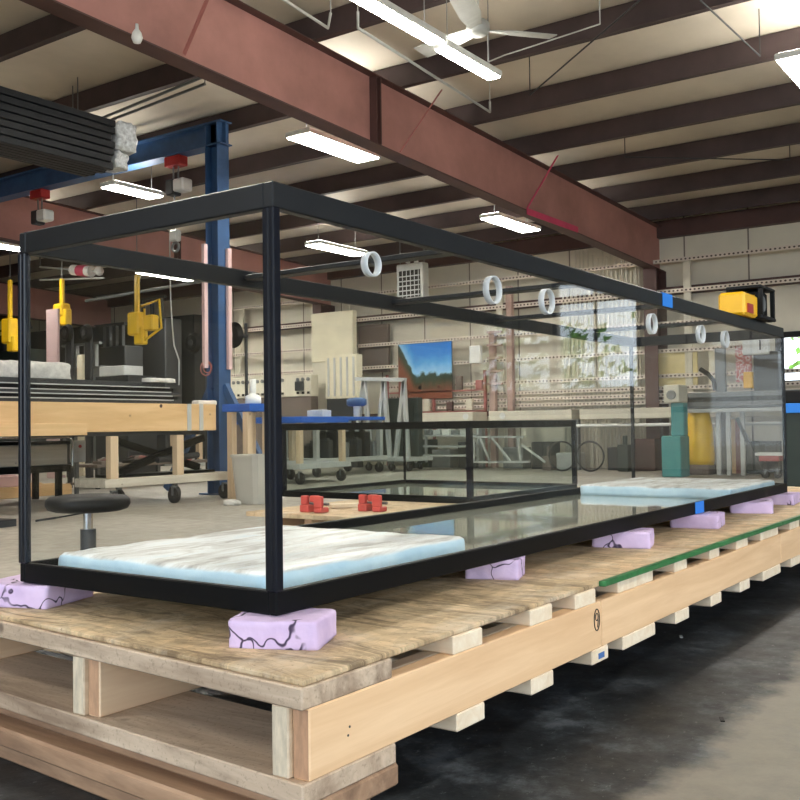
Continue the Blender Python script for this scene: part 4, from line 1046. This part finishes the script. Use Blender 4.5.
# long pale benches along the wall
tb = thing('long_bench', (14.6, 6.5, 0), 'long pale conveyor bench running along the far wall behind the tanks', 'bench')
MB().box(14.55, 15.1, 2.4, 6.05, .90, 1.08, .01).box(14.55, 15.1, 6.2, 7.9, .9, 1.08, .01).box(14.55, 15.1, 8.25, 10.5, .9, 1.08, .01).build('top_beam', M['cream_paint'], tb)
MB().cyl((14.4, 2.4, .79), (14.4, 8.2, .79), .028).build('front_pipe', M['white'], tb)
for y in (2.45, 4.1, 6.1, 8.07, 10.2):
    MB().box(14.6, 14.7, y, y+.1, .001, .899).build('leg', M['mid_grey'], tb); MB().bar((14.40, y+.05, .79), (14.62, y+.05, .79), .03, .03).build('pipe_bracket', M['mid_grey'], tb)
for y in (7.6, 8.4): MB().cyl((14.535, y, .99), (14.549, y, .99), .06).build('round_knob', M['white'], tb)
# shelf rack with clutter beneath poster (rust coloured boxes)
ts = thing('parts_shelf', (15.0, 9.6, 0), 'rust red parts shelf between the lower perforated rails under the poster', 'shelf')
MB().box(15.12, 15.2, 8.3, 10.7, 1.09, 1.12).box(15.12, 15.2, 8.3, 10.7, 1.50, 1.53).build('shelf_board', M['rust_red'], ts)
for y in (8.3, 9.5, 10.66): MB().box(15.14, 15.19, y, y+.05, .001, 1.9).build('post', M['rust_red'], ts)
for i in range(10):
    y = 8.42+.23*i
    if i == 5: y += .09
    o = MB().box(-.07, .0, -.07, .07, 0, .18+.05*(i % 3), .006).box(-.075, -.07, -.04, .04, .05, .12).build('parts_box', M[('rust_red', 'cream_paint', 'brown_grey', 'maroon_dark')[i % 4]])
    o.location = (15.195, y+.03, 1.121 if i % 2 else 1.531); tag(o, '%s parts box, %s from the right on the rust red shelf under the poster' % (('rust red', 'cream', 'grey brown', 'dark brown')[i % 4], ORD[i]), 'box', 'parts boxes on the rust red shelf')
# under-bench clutter: crates, stands
ucl = [(8.3, .5, 'dark_grey'), (8.9, .35, 'mid_grey'), (9.4, .55, 'green_dark'), (7.3, .4, 'mid_grey'), (6.7, .5, 'dark_grey'), (6.2, .3, 'light_grey'), (5.2, .4, 'dark_grey'), (4.75, .55, 'maroon_dark'), (3.2, .35, 'mid_grey'), (2.75, .5, 'dark_grey')]
ULB = ['dark grey crate', 'grey low box', 'dark green crate', 'grey box', 'dark grey tall crate', 'light grey carton', 'dark crate', 'maroon crate', 'grey carton', 'dark box']
WH = ['left of the dark green pile under the poster', 'under the bench below the poster', 'nearest the A-frame rack', 'under the bench behind the middle post', 'under the bench left of the ladder stand', 'under the bench right of the ladder stand', 'under the bench left of the teal machine', 'right beside the teal machine', 'under the right end of the bench', 'at the right end of the bench']
for (y, h, mm), a, b in zip(ucl, ULB, WH):
    o = MB().box(14.75, 15.1, y, y+.42, 0.001, h, .01).box(14.735, 14.75, y+.04, y+.38, h*.4, h*.5).box(14.735, 14.75, y+.04, y+.38, h*.75, h*.85).build('crate', M[mm]); center(o, (14.9, y+.2, 0)); tag(o, a+' '+b, 'crate')
rc = random.Random(3)
for i in range(22):
    y = 2.5+i*.365; lvl = .001; h = .22+.4*rc.random(); dd = .14+.12*rc.random(); x = 14.30+.1*rc.random()
    mn = ('dark_grey', 'green_dark', 'black', 'mid_grey', 'steel_black', 'brown_grey')[i % 6]
    nm = ('dark grey', 'dark green', 'black rubbery', 'mid grey', 'jet black', 'grey brown')[i % 6]
    if 2.9 < y < 4.6 or x+.25 > 14.58 or abs(y-10.2) < .3: continue
    mb = MB().box(x, x+.25, y, y+dd*1.1, lvl, h, .012).box(x-.012, x, y+.02, y+dd*1.1-.02, h*.3, h*.36).cyl((x+.1, y+dd*.5, h), (x+.1, y+dd*.5, h+.05+.12*rc.random()), .03+.02*rc.random(), n=10)
    o = center(mb.build('machine_part', M[mn]), (x, y, 0)); tag(o, '%s upright machine part, %s from the right end under the pale wall bench' % (nm, ORD[i]), 'machine part', 'machine parts under the wall bench')
# trolley with trays under bench (412-465, 430-460)
t = thing('tray_trolley', (13.9, 9.0, 0), 'grey tray trolley with stacked shelves behind the smaller aquarium', 'trolley')
A = at('X', 13.9, 414, 432); B = at('X', 13.9, 468, 460)
for z in (.25, .42, .62): MB().box(13.9, 14.3, B.y, A.y, z, z+.03).build('tray', M['light_grey'], t)
for y in (B.y, A.y-.04):
    for x in (13.9, 14.26): MB().box(x, x+.04, y, y+.04, .12, .78).build('post', M['light_grey'], t)
for y in (B.y+.05, A.y-.1): make_caster(t, 13.95, y, 0, .05)
for i in range(5):
    o = MB().box(-.1, .1, -.08, .08, 0, .09, .01).box(-.02, .02, -.02, .02, .09, .12).build('small_part', M[('light_grey', 'mid_grey', 'white')[i % 3]]); o.location = (14.1, B.y+.15+.2*i, .651); tag(o, '%s fitting, %s from the right on the top tray of the trolley' % (('light grey', 'mid grey', 'white')[i % 3], ORD[i]), 'part', 'fittings on the tray trolley')
# ladder / stand 470-545
t = thing('folding_stand', (13.9, 8.1, 0), 'grey folding steel stand behind the corner post of the smaller aquarium', 'stand')
for (a, b) in (((474, 440), (474, 462)), ((480, 437), (490, 462)), ((492, 438), (510, 461)), ((518, 437), (521, 462)), ((470, 437), (524, 437)), ((472, 462), (530, 462)), ((522, 445), (545, 462))):
    A = at('X', 13.9, *a); B = at('X', 13.9, *b); A.z = max(A.z, .02); B.z = max(B.z, .02)
    MB().bar(A, B, .035, .035, (1,0,0)).build('tube', M['light_grey'], t)
# coiled cable circles near (565,452)
for (px, lab) in ((562, 'left loop of coiled black hose on the floor by the far bench'), (590, 'right loop of coiled black hose on the floor by the far bench')):
    P = at('X', 14.0, px, 452); o = MB().torus((14.0, P.y, .27), .25, .015, 'X', 28).build('hose_coil', M['dark_grey']); center(o, (14.0, P.y, 0)); tag(o, lab, 'hose')
# rust red uprights near 490-507
for i, px in enumerate((486, 503)):
    A = at('X', 14.9, px, 330 if i == 0 else 285)
    t = thing('storage_rack', (15.15, A.y, 0), ['narrow faded pink rack frame with short shelf arms right of the poster', 'single pinkish rack upright beside the narrow frame with shelf arms'][i], 'rack')
    MB().box(15.10, 15.2, A.y-.06, A.y+.06, .001, A.z, .003).build('post', M['pale_rust'], t)
    if i == 0:
        for z in (1.6, 1.85, 2.1, 2.35, 2.6): MB().box(15.02, 15.099, A.y-.25, A.y+.06, z, z+.04).build('shelf_arm', M['pale_rust'], t)
wallbox('white_wall_box', (469, 346), (480, 363), 15.1, .1, M['white'], 'small white box on the far wall right of the poster', 'box')
# standing profiles between column and middle
prof0 = None
for i in range(34):
    y = 5.22+.045*i+random.uniform(-.008, .008)
    if prof0 is None:
        prof0 = MB().box(-.012, .012, -.014, .014, 0, 3.7, .003).build('plastic_profile', M['cream_paint'])
        tag(prof0, 'tall cream profile leaning upright in the bunch beside the girder column', 'profile', 'cream profiles standing beside the girder column'); o = prof0
    else: o = prof0.copy(); COL.objects.link(o)
    o.location = (15.34 if i % 2 else 15.39, y, .001); o.scale = (1, 1, 1+random.uniform(-.1, .12))
# left pile of rolls above rail (550-580,293-300)
P = at('X', 14.95, 565, 300)
# right side of the wall: ivory sheets, posts, sheets, boxes
for (pa, pb, X, m_, lab) in (((646, 352), (698, 388), 15.28, 'ivory', 'yellowish ivory sheet leaning on the far wall right of the profiles'), ((708, 345), (722, 388), 15.28, 'cream_panel', 'pale sheet with small notes on the far wall'), ((753, 352), (779, 402), 14.9, 'dark_grey', 'dark grey cabinet near the right end of the long aquarium')):
    wallbox('wall_sheet', pa, pb, X, .03 if m_ != 'dark_grey' else .3, M[m_], lab, 'sheet' if m_ != 'dark_grey' else 'cabinet')
P = at('X', 14.6, 728, 345)
tag(center(MB().box(14.14, 14.22, P.y-.08, P.y+.08, .001, 2.0, .01).box(14.12, 14.24, P.y-.1, P.y+.1, .001, .04, .005).build('grey_post', M['mid_grey']), (14.5, P.y, 1.3)), 'grey green post standing behind the gantry machine', 'post')
wallbox('printed_sheet', (735, 346), (752, 382), 15.2, .02, M['redspeck'], 'red and white printed sheets pinned on the far wall', 'sheet')
t = wallbox('white_sign', (742, 339), (769, 354), 14.8, .05, M['white'], 'white rectangular plate with a dark mark near the right end', 'plate')
A = at('X', 14.79, 760, 345); MB().box(14.78, 14.799, A.y-.01, A.y+.01, A.z-.08, A.z+.08).build('dark_mark', M['black'], t)
wallbox('orange_box', (743, 372), (753, 388), 14.9, .15, M['orange_yellow'], 'orange box on the machine shelf under the printed sheets', 'box')
# gantry machine
t = thing('gantry_machine', (13.6, 3.3, 0), 'grey gantry machine beam with yellow body behind the far end of the tank', 'machine')
A = at('X', 13.6, 683, 393); B = at('X', 13.6, 783, 407)
MB().box(13.6, 13.9, B.y-.6, A.y, B.z, A.z, .01).build('beam', M['mid_grey'], t)
MB().box(13.58, 13.599, B.y-.6, A.y-.03, (A.z+B.z)/2-.02, (A.z+B.z)/2+.05).build('slot', M['black'], t)
MB().box(13.57, 13.6, B.y-.6, A.y, B.z-.06, B.z-.001).build('lower_rail', M['light_grey'], t)
P = at('X', 13.6, 694, 440)
MB().lathe([(0,.15),(.22,.15),(.24,.25),(.22,.7),(.16,1.0),(.12,1.1),(0,1.1)], (13.85, P.y, 0), 16, .8, 1).build('yellow_body', M['yellow'], t)
MB().box(13.65, 14.05, P.y-.2, P.y+.2, 0.001, .16, .02).build('base', M['brown_grey'], t)
for px in (718, 728, 742): 
    P = at('X', 13.7, px, 430); MB().box(13.7, 13.76, P.y-.03, P.y+.03, .001, B.z-.001).build('leg', M['light_grey'], t)
A = at('X', 13.7, 737, 418); Bq = at('X', 13.7, 762, 462)
MB().bar((13.7, A.y, A.z), (13.7, Bq.y, .05), .05, .05, (1,0,0)).build('brace', M['dark_grey'], t)
A = at('X', 13.6, 713, 381); MB().tube([at('X', 13.7, 700, 369), at('X', 13.7, 708, 374), at('X', 13.7, 714, 381), (13.7, A.y, 1.31)], .035).build('black_arm', M['black'], t)
t = thing('drill_press', (13.0, 4.2, 0), 'teal machine cabinet with a white head left of the yellow body', 'machine')
A = at('X', 12.9, 661, 436); B = at('X', 12.9, 681, 470)
MB().box(12.9, 13.3, B.y, A.y, .001, A.z, .015).build('cabinet', M['teal'], t)
A2 = at('X', 12.9, 668, 405); MB().box(13.0, 13.2, B.y-.02, A2.y, A.z+.001, 1.12, .015).build('column', M['teal'], t)
A3 = at('X', 12.9, 663, 385); B3 = at('X', 12.9, 679, 405); MB().box(12.9, 13.3, B3.y, A3.y, 1.121, A3.z, .015).build('head', M['cream_paint'], t)
P = at('X', 12.88, 671, 395); MB().cyl((12.87, P.y, P.z), (12.899, P.y, P.z), .07).build('dial', M['mid_grey'], t)
# leaning boards 735-760 / 700-720
for i, px in enumerate((733, 738, 700, 706)):
    P = at('X', 14.3, px, 440); o = MB().box(14.3, 14.34, P.y-.04, P.y+.04, .001, .86).box(14.34, 14.36, P.y-.03, P.y+.03, .1, .7)
    o = o.build('leaning_board', M[('w_crate', 'rust_red', 'w_leg', 'w_crate')[i]]); center(o, (14.3, P.y, 0)); tag(o, ['tan board leaning under the gantry beam', 'reddish board leaning under the gantry beam', 'pale brown board leaning right of the yellow body', 'golden board leaning right of the yellow body'][i], 'board')
t = thing('hand_cart', (13.0, 2.9, 0), 'low red and white hand cart under the gantry beam near the right end', 'cart')
A = at('X', 13.0, 755, 455); B = at('X', 13.0, 782, 458)
MB().box(13.0, 13.3, B.y, A.y, .33, .37).build('deck', M['white'], t); MB().box(13.02, 13.28, B.y+.05, A.y-.05, .25, .329).build('frame', M['red'], t)
for y in (B.y+.1, A.y-.1): make_caster(t, 13.15, y, 0, .055); MB().box(13.13, 13.17, y-.02, y+.02, .13, .25).build('post', M['dark_grey'], t)
# dark bin with blue stripe at the right edge
P = at('X', 9.0, 783, 400)
t = thing('dark_cabinet', (9.3, .7, 0), 'dark green black cabinet with a bright blue band at the right edge', 'cabinet')
MB().box(9.0, 9.7, -.2, P.y, .15, .93, .01).build('body', M['green_dark'], t)
MB().box(8.98, 9.72, -.22, P.y+.01, 1.0, 1.13, .01).build('lid', M['black'], t)
MB().box(8.98, 9.72, -.22, P.y+.01, .90, .999, .005).build('blue_band', M['blue_tape'], t)
for y in (-.1, P.y-.1): make_caster(t, 9.2, y, 0, .06)
for y in (-.1, P.y-.1): MB().box(9.15, 9.25, y-.04, y+.04, .135, .151).build('caster_plate', M['dark_grey'], t)
# foliage outside the window
t = thing('tree', (21, 2.6, 0), 'green leafy tree outside the window at the right edge', 'tree')
MB().cyl((21, 2.6, -.1), (21, 2.6, 1.6), .12, .08).build('trunk', M['w_low'], t)
mb = MB()
for i in range(260):
    c_ = Vector((random.gauss(0, .6), random.gauss(0, .7), random.gauss(2.4, .55))); n_ = Vector((random.uniform(-1,1), random.uniform(-1,1), random.uniform(-1,1))).normalized(); u_ = n_.orthogonal().normalized()*.14; w_ = n_.cross(u_)
    c_ += Vector((21, 2.6, 0)); mb.add([c_-u_, c_+w_*.5, c_+u_, c_-w_*.5], [(0,1,2,3)])
mb.build('foliage', M['tree_green'], t)
for i, (x_, y_, h_) in enumerate(((21, -9.6, 2.3), (25, -7.0, 2.0))):
    t = thing('tree', (x_, y_, -.13), ('left', 'right')[i]+' of two leafy trees outside the far window mirrored in the long glass', 'tree')
    MB().cyl((x_, y_, -.1), (x_, y_, h_-.6), .14, .08).build('trunk', M['w_low'], t)
    mb = MB()
    for k in range(420):
        c_ = Vector((x_+random.gauss(0, .7), y_+random.gauss(0, .8), h_+random.gauss(0, .65))); n_ = Vector((random.uniform(-1,1), random.uniform(-1,1), random.uniform(-1,1))).normalized(); u_ = n_.orthogonal().normalized()*.16; w_ = n_.cross(u_)
        mb.add([c_-u_, c_+w_*.5, c_+u_, c_-w_*.5], [(0,1,2,3)])
    mb.build('foliage', M['tree_green'], t)
struct(quad('ground', [(-30,-40,-.13),(60,-40,-.13),(60,60,-.13),(-30,60,-.13)], M['roof_skin'], Vector((0,0,-.05))))
